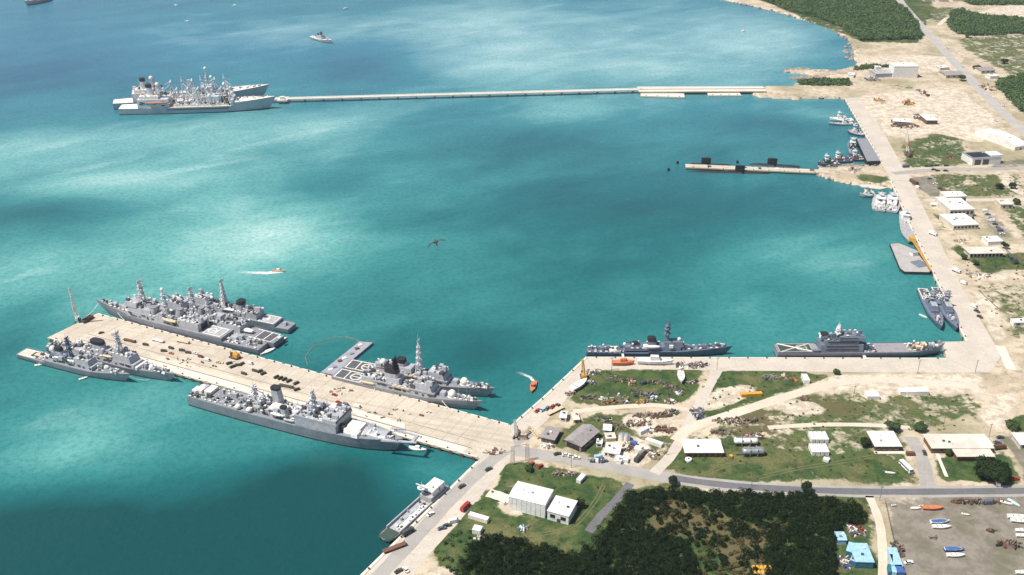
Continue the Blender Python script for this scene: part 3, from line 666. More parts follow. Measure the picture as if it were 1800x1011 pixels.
    def rails(s, us=None, hgt=1.0):
        "stanchions with a top wire along both deck edges"
        m = MB()
        for sg in (-1, 1):
            pr_ = None
            for i in range(1, 47):
                u = i/48; p = Vector((s.x(u), sg*(s.hb(u)-.1), s.z(u))); q = p+Vector((0, 0, hgt)); m.tube(p, q, .05, n=3, cap=False)
                if pr_ is not None and abs(pr_.z-q.z) < 1: m.tube(pr_, q, .04, n=3, cap=False)
                pr_ = q
        o = m.build('guard_rail', s.h, s.root); o['kind'] = 'stuff'
    def busy(s, u0, u1, n, z=0, w=10, hmax=5.5):
        "directors, lockers, vents, whip aerials and raft canisters standing on a deckhouse roof"
        r = s.rnd; pale = MB(); dark = MB(); mid = MB()
        for i in range(n):
            x = s.x(r.uniform(u0, u1)); y = r.uniform(-w/2, w/2); d = s.z((u0+u1)/2)+z; k = r.random(); h = r.uniform(1.2, hmax)
            if k < .12: mid.cyl(x, y, d, d+h*.6, .8, .6, 7); pale.ball(x, y, d+h*.6+.6, .85, n=8, m=5)
            elif k < .40: mid.tube((x, y, d), (x+r.uniform(-.6, .6), y+r.uniform(-.6, .6), d+h*1.6), .16, .09, 4)
            elif k < .66: dark.box(x-r.uniform(.8, 2), x+r.uniform(.8, 2), y-r.uniform(.6, 1.4), y+r.uniform(.6, 1.4), d, d+h*.45)
            elif k < .92: mid.box(x-r.uniform(.9, 2.4), x+r.uniform(.9, 2.4), y-r.uniform(.7, 1.6), y+r.uniform(.7, 1.6), d, d+h*.7, .15, .15)
            else: pale.box(x-1.6, x+1.6, y-.8, y+.8, d, d+1.4, .3, .3)
        for m, mt in ((pale, white), (dark, dkstl), (mid, s.h)):
            if m.v: m.build('deck_equipment', mt, s.root)['kind'] = 'stuff'
        m = MB(); uu = u0
        while uu < u1:       # raft canisters along both edges
            for sg in (-1, 1):
                if r.random() < .6: m.tube((s.x(uu)-.9, sg*w*.52, s.z(uu)+z+.7), (s.x(uu)+.9, sg*w*.52, s.z(uu)+z+.7), .55, n=7)
            uu += 4.2/s.L
        if m.v: m.build('raft_canisters', canvas, s.root)['kind'] = 'stuff'
    def recess(s, u0, u1, w, z0, z1, n):
        "dark boxes for doors and for recess shadow along both sides of a deckhouse"
        r = s.rnd; m = MB(); d = s.z((u0+u1)/2)
        for i in range(n):
            x = s.x(r.uniform(u0, u1)); a = r.uniform(.5, 2.2); zz = d+r.uniform(z0, z1-1.4)
            for sg in (-1, 1): m.box(x-a, x+a, sg*w/2-.12, sg*w/2+.12, zz, zz+r.uniform(.9, 1.6))
        m.build('door_recess_shade', dkstl, s.root)['kind'] = 'stuff'  # dark steel colour gives doors and the painted shadow of recesses

def deckhouse(s, tiers):
    for (nm, u0, u1, w, z0, z1, kw) in tiers: s.blk(nm, u0, u1, w, z0, z1, **kw)

# ---- 1: long destroyer along the far side of the pier, bow to the left
d1 = Ship('destroyer', 'long grey destroyer with two tall masts tied to the far side of the pier', 'destroyer', (463, 608, 5), (167, 526, 11), 17, [(0, 5), (.20, 5), (.20, 8), (.72, 8), (1, 11.5)], ts=.8, rake=.07, seed=11, fine=1.8)
d1.marks(.215, .315, 13, ring=True, deckmat=deckp)
d1.blk('aft_launcher', .14, .18, 5, 0, 2.5, tx=.4, ty=.4); d1.gun(.08, dirn=-1); d1.clutter(.02, .2, 34)
hg = d1.blk('hangar', .335, .44, 13.5, 0, 6.5, ty=.3)
d = d1.z(.38); MB().box(d1.x(.335)-.06, d1.x(.335)+.3, -4.5, 3.0, d, d+5.0).build('hangar_door', black, hg)
d1.blk('superstructure', .44, .76, 14, 0, 4.2, ty=.5); d1.blk('deckhouse', .62, .76, 12.5, 4.2, 8.0, ty=.5, front=1.5)
br = d1.blk('bridge', .70, .775, 12.5, 8.0, 11.5, ty=.6, front=1.2); d = d1.z(.7375)
MB().box(d1.x(.775)-.9, d1.x(.775)-.3, -5.4, 5.4, d+9.4, d+10.5).build('bridge_windows', glass, br)
d1.funnel(.60, .64, 6, 4, 11, .8, y=2.5, capm=deckg); d1.funnel(.47, .505, 6, 4, 11.5, .8, y=-2.5, capm=deckg)
d1.mast(.69, 11, 17, 4.5, radar=(6, 2.4), pole=3); d1.mast(.555, 4, 21, 4.0, radar=None, pole=4)
d1.ball('radome', .555, 0, 27, 1.5); d1.ball('radome', .43, 2, 8.2, 1.3)
d1.gun(.875); d1.blk('missile_launcher', .79, .82, 5, 0, 3, tx=.3, ty=.3); d1.boat(.50, 7, 3.4, 13, tan); d1.boat(.57, -6.5, 3.6, 8, white)
d1.clutter(.44, .62, 60, 4.2, w=12); d1.clutter(.62, .7, 20, 8, w=10); d1.clutter(.76, .97, 22, 0, .6); d1.clutter(.34, .44, 14, 6.5, w=11); d1.rails()
# ---- 2: middle ship of the nest
d2 = Ship('cruiser', 'grey escort cruiser in the middle of the three nested beyond the pier', 'cruiser', (490, 597, 5.5), (236, 521, 10), 16.5, [(0, 5.5), (.7, 7), (1, 11)], ts=.82, rake=.07, seed=12)
d2.marks(.02, .19, 13.5, bars=(0, .3, .62, 1), ring=False); d2.blk('hangar', .22, .34, 12.5, 0, 5.5, ty=.3)
d2.boat(.215, 2.0, .6, 17, canvas); d2.blk('superstructure', .34, .74, 13.5, 0, 4, ty=.4); d2.blk('bridge', .62, .73, 12, 4, 10.5, ty=.7, front=1.5); d2.blk('missile_director', .36, .42, 7, 4, 8, ty=.6, tx=.6)
d2.mast(.57, 4, 19, 4, radar=(6.5, 2.6), pole=6); d2.mast(.46, 4, 14, 4, radar=(4, 3), pole=1); d2.funnel(.50, .535, 5.5, 4, 10, .8, capm=deckg)
d2.ball('radome', .66, 0, 12, 1.5); d2.ball('radome', .40, 2.5, 8.6, 1.4); d2.gun(.85); d2.blk('missile_launcher', .77, .80, 5, 0, 3, tx=.5, ty=.5)
d2.clutter(.34, .62, 70, 4, w=11.5); d2.clutter(.22, .34, 20, 5.5, w=11); d2.clutter(.75, .95, 22, 0, .6); d2.blk('accommodation_ladder', -.012, .0, 3, -3.5, -3.0, white); d2.rails()
# ---- 3: outermost of the nest
d3 = Ship('frigate', 'grey frigate with black funnel top, outermost of the three nested beyond the pier', 'frigate', (513, 573, 5), (292, 519, 9.5), 14.5, [(0, 4.6), (.10, 4.6), (.10, 7), (.7, 7), (1, 10.5)], ts=.8, rake=.07, seed=13)
d3.marks(.11, .23, 12, ring=True, bars=(0, 1.0), deckmat=deckp); d3.blk('hangar', .24, .33, 11, 0, 5.5, ty=.3); d3.blk('superstructure', .33, .74, 12, 0, 3.6, ty=.4); d3.blk('bridge', .63, .74, 10.5, 3.6, 9.5, ty=.7, front=1.5)
d3.funnel(.36, .42, 8, 3.4, 12.5, 3.2); d3.mast(.52, 3.5, 22, 5, radar=(5, 2.2), pole=4, plats=(.25, .42, .58, .74, .88)); d3.ball('radome', .60, 2, 10.5, 1.4)
d3.gun(.84); d3.gun(.05, r=1.6, dirn=-1); d3.boat(.45, 5.2, 3.2, 9, white); d3.clutter(.33, .63, 60, 3.6, w=10.5); d3.clutter(.24, .33, 16, 5.5, w=10); d3.clutter(.75, .95, 16, 0, .6); d3.rails()

# ---- 4 and 5: pair on the near side of the pier tip, bows to the right
d4 = Ship('frigate', 'grey frigate outermost of the pair at the near pier tip, cream stern deck', 'frigate', (37, 617, 4), (229, 660, 7), 12.5, [(0, 3.8), (.28, 3.8), (.28, 5.6), (.70, 5.6), (1, 8.2)], ts=.82, rake=.06, seed=14)
dm = d4.marks(.015, .17, 9, ring=False, bars=(0, 1), deckmat=cream, mat=canvas); d4.blk('hatch', .12, .25, 5, 0, .9, dkgrn); d4.blk('hatch_cover', .14, .23, 3.6, .9, 1.1, tan)
d4.blk('superstructure', .28, .70, 9.5, 0, 3.0, ty=.4); d4.blk('deckhouse', .33, .46, 8, 3, 6.0, navyh, ty=.4); d4.blk('bridge', .54, .68, 8.8, 3, 7.2, ty=.5, front=1.2)
d4.funnel(.36, .42, 5, 5.8, 10.8, 2.6, mat=housg); d4.ball('radome', .31, -1, 7.0, 2.6, mat=white); d4.mast(.475, 3, 17, 3.2, radar=(3.5, 1.6), pole=3, mat=navyh)
d4.gun(.80, r=2.1, dome=True, mat=canvas); d4.clutter(.28, .56, 46, 3, w=9, mats=[white, navyh, dkstl]); d4.clutter(.18, .30, 16, 0, .8, mats=[white, housg, dkstl]); d4.clutter(.70, .95, 18, 0, .6); d4.boat(.40, 4.2, 3.1, 6.5, white); d4.boat(.52, 4.2, 3.1, 6.5, white); d4.rails()
d5 = Ship('frigate', 'pale grey frigate inside the near pier-tip pair, black oval funnel top', 'frigate', (88, 604, 4), (309, 659, 7.5), 13, [(0, 4), (.2, 4), (.2, 6), (.66, 6), (1, 8.5)], ts=.8, rake=.06, seed=15)
d5.blk('superstructure', .2, .72, 11, 0, 3.4, ty=.4); d5.blk('deckhouse', .34, .5, 9.5, 3.4, 7, ty=.5); d5.blk('bridge', .56, .70, 10, 3.4, 8.5, ty=.6, front=1.5)
d5.funnel(.37, .475, 7, 6.8, 13.5, 2.6, rake=.8); d5.mast(.585, 8, 15, 4, radar=(6, 2.4), pole=3); d5.blk('breakwater', .735, .75, 11.5, 0, 2.2, white); d5.gun(.82, r=2.0, dome=True, mat=white); d5.ball('radome', .66, 2, 9.8, 1.5)
d5.clutter(.2, .56, 60, 3.4, w=10); d5.clutter(.5, .58, 12, 3.4, w=9); d5.clutter(.76, .96, 22, 0, .6); d5.clutter(.02, .2, 18); d5.boat(.52, 4.6, 3.6, 9, tan); d5.rails()

# ---- 6: tank landing ship along the near side
l6 = Ship('landing_ship', 'big grey tank landing ship on the near side of the pier, two bow arms', 'landing ship', (341, 686, 8), (708, 774, 10), 21, [(0, 8.2), (.545, 8.2), (.545, 8.4), (1, 11.0)], ts=.78, rake=.035, fine=3.0, mid=.66, flare=.93, seed=16, deck=deckg)
l6.marks(.10, .30, 17, ring=False, bars=(.0, .33, .66, 1), deckmat=deckg, mat=deckp); l6.blk('stern_house', .02, .05, 8, 0, 2.4, canvas, ty=.2, y=-2); l6.blk('stern_house', .06, .095, 9, 0, 2.6, canvas, ty=.2, y=-3); l6.blk('stern_winch', .005, .03, 6, 0, 2, white)
l6.blk('house_block', .33, .545, 15, 0, 3.2, ty=.2, y=-1.5); l6.blk('main_house', .545, .735, 20.4, 0, 6.6, ty=.15)
l6.blk('bridge', .675, .742, 20.2, 6.6, 9.6, ty=.2, front=1.0); d = l6.z(.7085)
MB().box(l6.x(.742)-.95, l6.x(.742)-.35, -9.2, 9.2, d+8.0, d+8.9).build('bridge_windows', glass, l6.root)
l6.blk('bulwark', .545, .74, .5, 6.6, 7.9, y=9.9); l6.blk('bulwark', .545, .74, .5, 6.6, 7.9, y=-9.9); l6.blk('aft_bulwark', .545, .55, 20.4, 6.6, 8.4)
l6.blk('awning', .40, .475, 8, 3.3, 5.2, canvas, y=1.5, ty=.3); l6.blk('awning', .50, .54, 7, 3.3, 5, canvas, y=-1, ty=.3); l6.blk('awning', .66, .70, 6, 9.6, 10.6, white, y=-6, ty=.2); l6.blk('awning', .58, .61, 5, 6.6, 8.4, white, y=-3)
l6.funnel(.385, .43, 6.5, 3, 15.5, 1.6, y=-5.5, mat=housg); l6.funnel(.47, .50, 5, 3, 9.5, 1.0, y=5.5)
l6.mast(.60, 6.5, 15, 3.2, radar=(4, 2), pole=3.5); l6.mast(.30, 0, 15, 2.0, radar=None, pole=3, y=-3, lattice=False); l6.mast(.345, 0, 9, 2.2, radar=None, pole=1, lattice=False)
for u, y in ((.262, 8), (.318, 8.2)): l6.ball('liferaft_dome', u, y, 1.9, 2.2, 1.9, mat=canvas)
for u, y in ((.325, -7), (.355, 3.5)):
    X, Y, Z = l6.x(u), y*l6.ns, l6.z(u); MB().tube((X, Y, Z), (X, Y, Z+7), .6, .5).tube((X, Y, Z+6.5), (X-13, Y, Z+8.5), .35, .2).build('deck_crane', l6.h, l6.root)
d = l6.z(.78); MB().ball(l6.x(.748), 4*l6.ns, d+2.6, 2.6, 2.4).build('fuel_tank', dkstl, l6.root, smooth=True)
l6.blk('canvas_cover', .755, .825, 13, 0, 2.8, canvas, ty=.9, tx=.6, y=.5); l6.blk('canvas_cover', .80, .83, 7, 0, 2.2, white, ty=.6, tx=.6, y=6.2)
X0, X1, Z = l6.x(.835), l6.x(.935), l6.z(.88)
rg = []
for i in range(9):
    a = math.pi*i/8; rg.append((5.2*math.cos(a), Z+2.6*math.sin(a)))
MB().loft([[(X0, p[0], p[1]) for p in rg], [(X1, p[0], p[1]) for p in rg]], True).build('bow_ramp', housg, l6.root)
for y in (-8.2, 8.2): MB().tube((l6.x(.93), y*.9, l6.z(.93)+1.2), (l6.x(1.0)+12, y*.42, l6.z(1)+2.6), 1.15, .7, 6).build('bow_derrick_arm', l6.h, l6.root)
MB().box(l6.x(1.0)+8, l6.x(1.0)+10, -4.2, 4.2, l6.z(1)+1.9, l6.z(1)+3.1).build('derrick_crosshead', l6.h, l6.root)
for i in range(8):
    for sg in (-1, 1): MB().box(l6.x(.945+.007*i), l6.x(.945+.007*i)+.35, sg*5.5, sg*6.2, l6.z(.95), l6.z(.95)+2.4+.25*i).build('bow_post', l6.h, l6.root)
l6.clutter(.01, .1, 16); l6.clutter(.12, .33, 50, .1, .75, mats=[white, dkstl, deckp, dkgrn], hmax=1.6); l6.clutter(.33, .545, 60, 3.2, w=17, mats=[white, dkgrn, dkstl, deckp]); l6.clutter(.55, .67, 46, 6.6, w=17, mats=[white, dkgrn, navyh, dkstl]); l6.clutter(.835, .97, 26, 0, .75, mats=[white, dkstl, deckp])
l6.boat(.455, 8.6, 2.6, 9, white); l6.boat(.515, 8.6, .6, 9, housg); l6.rails()

# ---- 7 and 8: frigates with painted landing decks
def frigate(name, label, stern, bow, seed, mk):
    s = Ship(name, label, 'frigate', stern, bow, 14.3, [(0, 5.2), (.62, 5.8), (1, 9.4)], ts=.84, rake=.065, seed=seed, hull=pm('warm_grey_hull', (.30, .305, .325), (.235, .24, .26), .12, .5, streak=.3, fine=.1))
    s.marks(.015, .20, 12.2, deckmat=decks, mat=canvas, bars=(0, .38, 1.0)); s.blk('hangar', .21, .30, 10.5, 0, 5.2, ty=.4)
    s.blk('superstructure', .30, .70, 11.5, 0, 3.6, ty=.4); s.blk('midship_house', .36, .47, 10, 3.6, 8.0, ty=1.0, tx=.8); s.blk('bridge', .58, .69, 11.0, 3.6, 9.2, ty=.7, front=2.0)
    d = s.z(.635); MB().box(s.x(.69)-2.0, s.x(.69)-1.2, -4.6, 4.6, d+7.6, d+8.5).build('bridge_windows', glass, s.root)
    s.gun(.80, r=2.9, dome=True, mat=canvas); s.blk('rocket_launcher', .725, .76, 4.6, 0, 3.0, tx=.3, ty=.3)
    s.blk('deck_edge', .30, .70, .5, 3.6, 4.7, y=5.6); s.blk('deck_edge', .30, .70, .5, 3.6, 4.7, y=-5.6)
    s.clutter(.30, .58, 64, 3.6, w=10.5); s.clutter(.21, .30, 14, 5.2, w=9.5); s.clutter(.82, .97, 16, 0, .6); s.clutter(.6, .68, 12, 9.2, w=8); s.rails()
    for u in (.245, .28): s.boat(u, 6.2, .3, 6, tan)
    for k in range(4): s.boat(.44+.03*k, 6.0, 2.2, 3.4, tan)
    return s
f7 = frigate('frigate', 'grey frigate tied to the pier beside the small barge, white covered gun, nearer of two', (590, 655, 5), (849, 706, 9), 17, 0)
f7.funnel(.355, .455, 7.5, 7.5, 15, 3.4, rake=.5); f7.mast(.425, 12, 10, 3, radar=(5, 2), pole=3, mat=black)
f8 = frigate('frigate', 'grey frigate with tall mast and white covered gun, outer of two beside the small barge', (609, 639, 5), (871, 683, 9), 18, 1)
f8.funnel(.36, .42, 7, 7.5, 13.5, 2.8, rake=.5); f8.mast(.505, 3.6, 26, 4.4, radar=(3.4, 2.2), pole=4, plats=(.3, .5, .68, .84)); f8.ball('radar_dome', .265, 1, 8.0, 2.6, mat=canvas); f8.cyl('dome_pedestal', .265, 1, 5, 6.6, 1.4)

# ---- 9 and 10: ships at the right-hand quay
g9 = Ship('destroyer', 'dark blue-grey destroyer alongside the quay above the orange boat', 'destroyer', (1031, 615, 4), (1288, 609, 7), 11.5, [(0, 4), (.42, 4), (.42, 5.4), (.66, 5.4), (1, 7.5)], hull=navyg, house=navyh, deck=navyg, ts=.7, rake=.05, seed=19)
g9.blk('superstructure', .26, .64, 8, 0, 3.0, ty=.3); g9.blk('bridge', .53, .66, 7.5, 3, 7.0, ty=.5, front=1.2); g9.funnel(.42, .485, 5, 2.8, 10, 3.6); g9.funnel(.32, .37, 4, 2.8, 7, 1.5)
g9.mast(.545, 5, 17, 3.2, radar=(4, 1.6), pole=3, mat=navyh); g9.ball('radome', .63, 0, 8, 1.5); g9.gun(.80, r=1.9); g9.gun(.10, r=1.9, dirn=-1); g9.blk('crew_shelter', .155, .205, 7, .2, 1.6, canvas, ty=.6); g9.blk('hatch', .17, .19, 3, 1.6, 1.9, dkstl)
g9.blk('boxed_stores', .385, .42, 4, 3.0, 5.0, white, y=2); g9.boat(.45, 4.6, 2.8, 11, white); g9.blk('locker', .56, .585, 3, 2.9, 5, white, y=3.6); g9.ball('radome', .26, -1, 4.6, 1.3)
g9.blk('gangway', .235, .25, 9, -.5, -.2, white, y=7.5); g9.clutter(.02, .26, 24, 0, .8, mats=[white, navyh, dkstl]); g9.clutter(.27, .52, 34, 3, w=7.5, mats=[white, navyh, dkstl, dkgrn]); g9.clutter(.66, .95, 20, 0, .6, mats=[navyh, white, dkstl]); g9.rails()
h10 = Ship('landing_ship', 'grey landing ship at the quay with white framed landing deck at its stern', 'landing ship', (1364, 612, 6.5), (1661, 604, 9), 15, [(0, 6.2), (.24, 6.2), (.24, 5.6), (.80, 5.6), (.92, 6.8), (1, 9.5)], hull=pm('mid_grey_hull', (.235, .25, .285), (.18, .19, .22), .12, .5, streak=.35, fine=.1), house=navyh, deck=pm('pinkish_deck', (.30, .275, .285), (.24, .225, .235), .3, .8, fine=.2), ts=.85, rake=.03, fine=2.8, mid=.70, seed=20, bul=.5)
h10.marks(.01, .21, 12.5, z=.5, deckmat=dkgrn, mat=deckp, bars=(0, 1)); dd = h10.z(.1)+.6; m = MB(); xa, xb = h10.x(.02), h10.x(.205)
for y0, y1 in ((-6, 6), (6, -6)): m.tube((xa, y0, dd), (xb, y1, dd), .5, n=4)
m.build('deck_cross', canvas, h10.root)
h10.blk('deckhouse', .25, .50, 12.5, 0, 6.5, ty=.2); h10.blk('upper_house', .27, .47, 11, 6.5, 10, ty=.3); h10.blk('bridge', .37, .505, 11.5, 10, 12.4, ty=.3); h10.blk('wheelhouse_roof', .385, .50, 9, 12.4, 12.9, navyh); h10.funnel(.26, .31, 6, 9.5, 13.8, 1.6)
for zz in (2.2, 4.8, 8.2, 11.4):
    dz = h10.z(.37); MB().box(h10.x(.28), h10.x(.47), h10.ns*6.33-.05, h10.ns*6.33+.05, dz+zz, dz+zz+.8).build('window_strip', glass, h10.root) if zz < 6 else MB().box(h10.x(.29), h10.x(.46), h10.ns*(5.75 if zz < 10 else 6.1)-.12, h10.ns*(5.75 if zz < 10 else 6.1)+.12, dz+zz, dz+zz+.7).build('window_strip', glass, h10.root)
h10.mast(.355, 9.5, 10, 2.6, radar=(3.5, 1.6), pole=3); h10.gun(.93, r=1.8, dome=True, mat=housg); h10.clutter(.25, .4, 30, 10, w=9, mats=[white, navyh, dkstl]); h10.clutter(.5, .56, 16, 0, .85, mats=[white, dkstl, navyh]); h10.clutter(.78, .96, 34, 0, .8, mats=[white, dkstl, tan, dkstl], hmax=2.6)
h10.blk('tan_crate', .82, .85, 4, 0, 2.6, tan, y=2); h10.blk('tan_crate', .865, .89, 4, 0, 2.8, tan, y=-1); h10.blk('gangway', .50, .515, 8, -2.6, -2.2, white, y=8.5); h10.boat(.23, 5.5, 0, 8, navyh); h10.rails()

# ---- 11 and 12: supply ships at the head of the thin pier
def supply(label, stern, bow, seed, near):
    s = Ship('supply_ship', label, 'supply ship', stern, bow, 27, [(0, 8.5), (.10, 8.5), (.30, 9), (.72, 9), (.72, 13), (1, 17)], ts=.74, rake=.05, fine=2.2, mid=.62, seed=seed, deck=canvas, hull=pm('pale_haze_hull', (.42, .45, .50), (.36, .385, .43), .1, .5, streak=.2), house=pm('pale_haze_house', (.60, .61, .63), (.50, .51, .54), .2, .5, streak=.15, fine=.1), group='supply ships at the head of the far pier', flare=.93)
    s.blk('after_house', .125, .32, 24, 0, 11, ty=.3); s.blk('hangar', .14, .26, 21, 11, 15, canvas, ty=.3); s.blk('boat_deck', .24, .33, 24.4, 5, 5.5, canvas); s.funnel(.185, .225, 9, 15, 29, 4); s.blk('tower', .245, .275, 5, 15, 26, ty=.8); s.ball('radome', .255, 0, 28, 3.0, mat=canvas)
    s.blk('forward_house', .56, .64, 18, 0, 12, ty=.5); s.mast(.60, 12, 16, 5, radar=(7, 3), pole=4)
    for k, u in enumerate((.37, .44, .505, .56, .65, .71)):
        X, Z = s.x(u), s.z(u); m = MB()
        for sg in (-1, 1):
            m.tube((X, sg*8, Z), (X, sg*6, Z+22+3*(k % 2)), .9, .6, 6); m.tube((X, sg*6, Z+20), (X+(9 if k % 2 else -8), sg*13.5, Z+14), .5, .35, 5); m.tube((X, sg*6, Z+20), (X+7, sg*12, Z+3), .3, .3, 5)
        m.box(X-.8, X+.8, -7, 7, Z+19.5, Z+21.5); m.build('kingpost_rig', s.h, s.root)
    s.blk('winch_house', .36, .52, 12, 0, 6, ty=.2); s.blk('cargo_deck', .35, .70, 22, 0, 2.6, canvas); s.blk('king_tower', .475, .495, 6, 6, 22, ty=1.5); s.ball('radome', .60, 0, 36, 2.2); s.cyl('dish_pedestal', .71, 0, 0, 11, 2.5, 1.6); s.ball('dish', .71, 0, 12.5, 3.2, mat=canvas)
    s.blk('forecastle_break', .715, .73, 25, -4, 4); s.boat(.225, 12.6, 5.4, 13, orange); s.boat(.285, 12.6, 5.4, 13, orange)
    o = MB().box(s.x(.31), s.x(.70), s.ns*13.1, s.ns*13.7, 5.6, 6.6).build('side_opening', black, s.root)
    s.clutter(.34, .71, 110, 2.6, w=21, size=(1.5, 4.5), hmax=4, mats=[white, rust, dkstl, s.h]); s.clutter(.14, .31, 24, 15, w=18, size=(1, 3), hmax=3); s.clutter(.75, .95, 20, 0, .6, size=(1, 3)); s.rails(hgt=1.3)
    return s
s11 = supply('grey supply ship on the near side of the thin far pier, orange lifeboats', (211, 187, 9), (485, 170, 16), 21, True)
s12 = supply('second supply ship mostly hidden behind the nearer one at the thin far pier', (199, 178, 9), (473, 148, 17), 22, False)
# a mast for the far harbour boats comes with small_boat below

# crowded upper works
for s, L in ((d1, [(.44, .62, 34, 4.2, 12), (.62, .70, 14, 8, 10), (.34, .44, 12, 6.5, 11), (.02, .19, 16, 0, 11), (.71, .77, 8, 11.5, 9), (.78, .93, 10, 0, 6)]), (d2, [(.34, .62, 50, 4, 11), (.22, .34, 14, 5.5, 11), (.63, .72, 12, 10.5, 9), (.76, .92, 10, 0, 6)]), (d3, [(.33, .63, 46, 3.6, 10), (.24, .33, 10, 5.5, 9), (.64, .73, 10, 9.5, 8), (.76, .92, 8, 0, 5)]),
             (d4, [(.28, .54, 34, 3, 8.5), (.17, .3, 12, 0, 7), (.55, .67, 10, 7.2, 7), (.70, .93, 12, 0, 5)]), (d5, [(.2, .56, 44, 3.4, 9.5), (.57, .69, 10, 8.5, 8), (.34, .5, 10, 7, 8), (.76, .93, 14, 0, 5), (.02, .19, 10, 0, 8)]),
             (l6, [(.33, .54, 46, 3.2, 16), (.55, .73, 40, 6.6, 17), (.68, .735, 16, 9.6, 17), (.02, .32, 26, 0, 15), (.84, .96, 14, 0, 10)]), (f7, [(.30, .58, 44, 3.6, 10), (.21, .30, 10, 5.2, 9), (.59, .68, 12, 9.2, 8), (.83, .95, 8, 0, 5)]), (f8, [(.30, .58, 44, 3.6, 10), (.21, .30, 10, 5.2, 9), (.59, .68, 12, 9.2, 8), (.83, .95, 8, 0, 5)]),
             (g9, [(.27, .52, 24, 3, 7), (.02, .25, 12, 0, 7), (.66, .93, 12, 0, 5)]), (h10, [(.26, .40, 20, 10, 9), (.5, .58, 10, 0, 11), (.78, .94, 18, 0, 9), (.40, .49, 6, 12.9, 8)]), (s11, [(.34, .71, 60, 2.6, 20), (.14, .31, 20, 15, 18)]), (s12, [(.34, .71, 60, 2.6, 20), (.14, .31, 20, 15, 18)])):
    for u0, u1, n, z, w_ in L: s.busy(u0, u1, n, z, w_, 5.5 if s not in (s11, s12) else 11)
for s, u0, u1, w_, z0, z1, n in ((d1, .45, .75, 14.0, .4, 4, 14), (d2, .35, .73, 13.4, .4, 4, 14), (d3, .34, .73, 12, .3, 3.6, 12), (d4, .29, .69, 9.5, .2, 3, 12), (d5, .21, .71, 11, .3, 3.4, 12), (l6, .34, .54, 15, .3, 3.2, 8), (f7, .31, .69, 11.5, .3, 3.6, 14), (f8, .31, .69, 11.5, .3, 3.6, 14), (s11, .13, .31, 24, 1, 9, 12), (s12, .13, .31, 24, 1, 9, 12)): s.recess(u0, u1, w_, z0, z1, n)
# ---- submarines
def submarine(label, tail, nose, sail_u, seed, grp='submarines at the narrow finger pier'):
    a, b_ = at(*tail, 0), at(*nose, 0); d = b_-a; L = d.length; root = empty('submarine', (a+b_)/2, math.atan2(d.y, d.x), label, 'submarine', grp)
    rings = []; r = 4.6
    for i in range(19):
        u = i/18; f = min(1, (u/.36)**.75) if u < .36 else (1 if u < .86 else max(.03, 1-((u-.86)/.14)**2.2)**.5); rr = max(.12, r*f); x = (u-.5)*L
        rings.append([(x, rr*math.cos(2*math.pi*k/14), -3.0+rr*math.sin(2*math.pi*k/14)) for k in range(14)])
    MB().loft(rings, True).build('pressure_hull', subbl, root, smooth=True)
    X = (sail_u-.5)*L; pts = []
    for k in range(12):
        t = 2*math.pi*k/12; pts.append((X+5.4*math.cos(t), 1.4*math.sin(t)))
    sa = MB().prism(pts, -.5, 8.4).build('sail', subbl, root); MB().box(X+.5, X+2.6, -5.2, 5.2, 4.4, 4.8, .3).build('sail_plane', subbl, sa)
    MB().tube((X-1, 0, 7.5), (X-1, 0, 11), .18, .12).tube((X+1.2, 0, 7.5), (X+1.2, 0, 9.6), .22, .2).build('periscope', dkstl, sa)
    MB().box(-L/2+2, -L/2+6, -.25, .25, -3, 3.6, .9).build('rudder', subbl, root)
    MB().box(X-16, X-12, -1, 1, 1.4, 2.0).build('hatch', dkstl, root); return root
submarine('black submarine outboard on the far side of the finger pier, near its tip', (1185, 288), (1290, 291.5), .53, 1)
submarine('black submarine on the far side of the finger pier, nearer the shore', (1290, 287), (1412, 294), .55, 2)
submarine('black submarine on the near side of the finger pier, rudder beyond the tip', (1169, 300.5), (1362, 305), .68, 3)

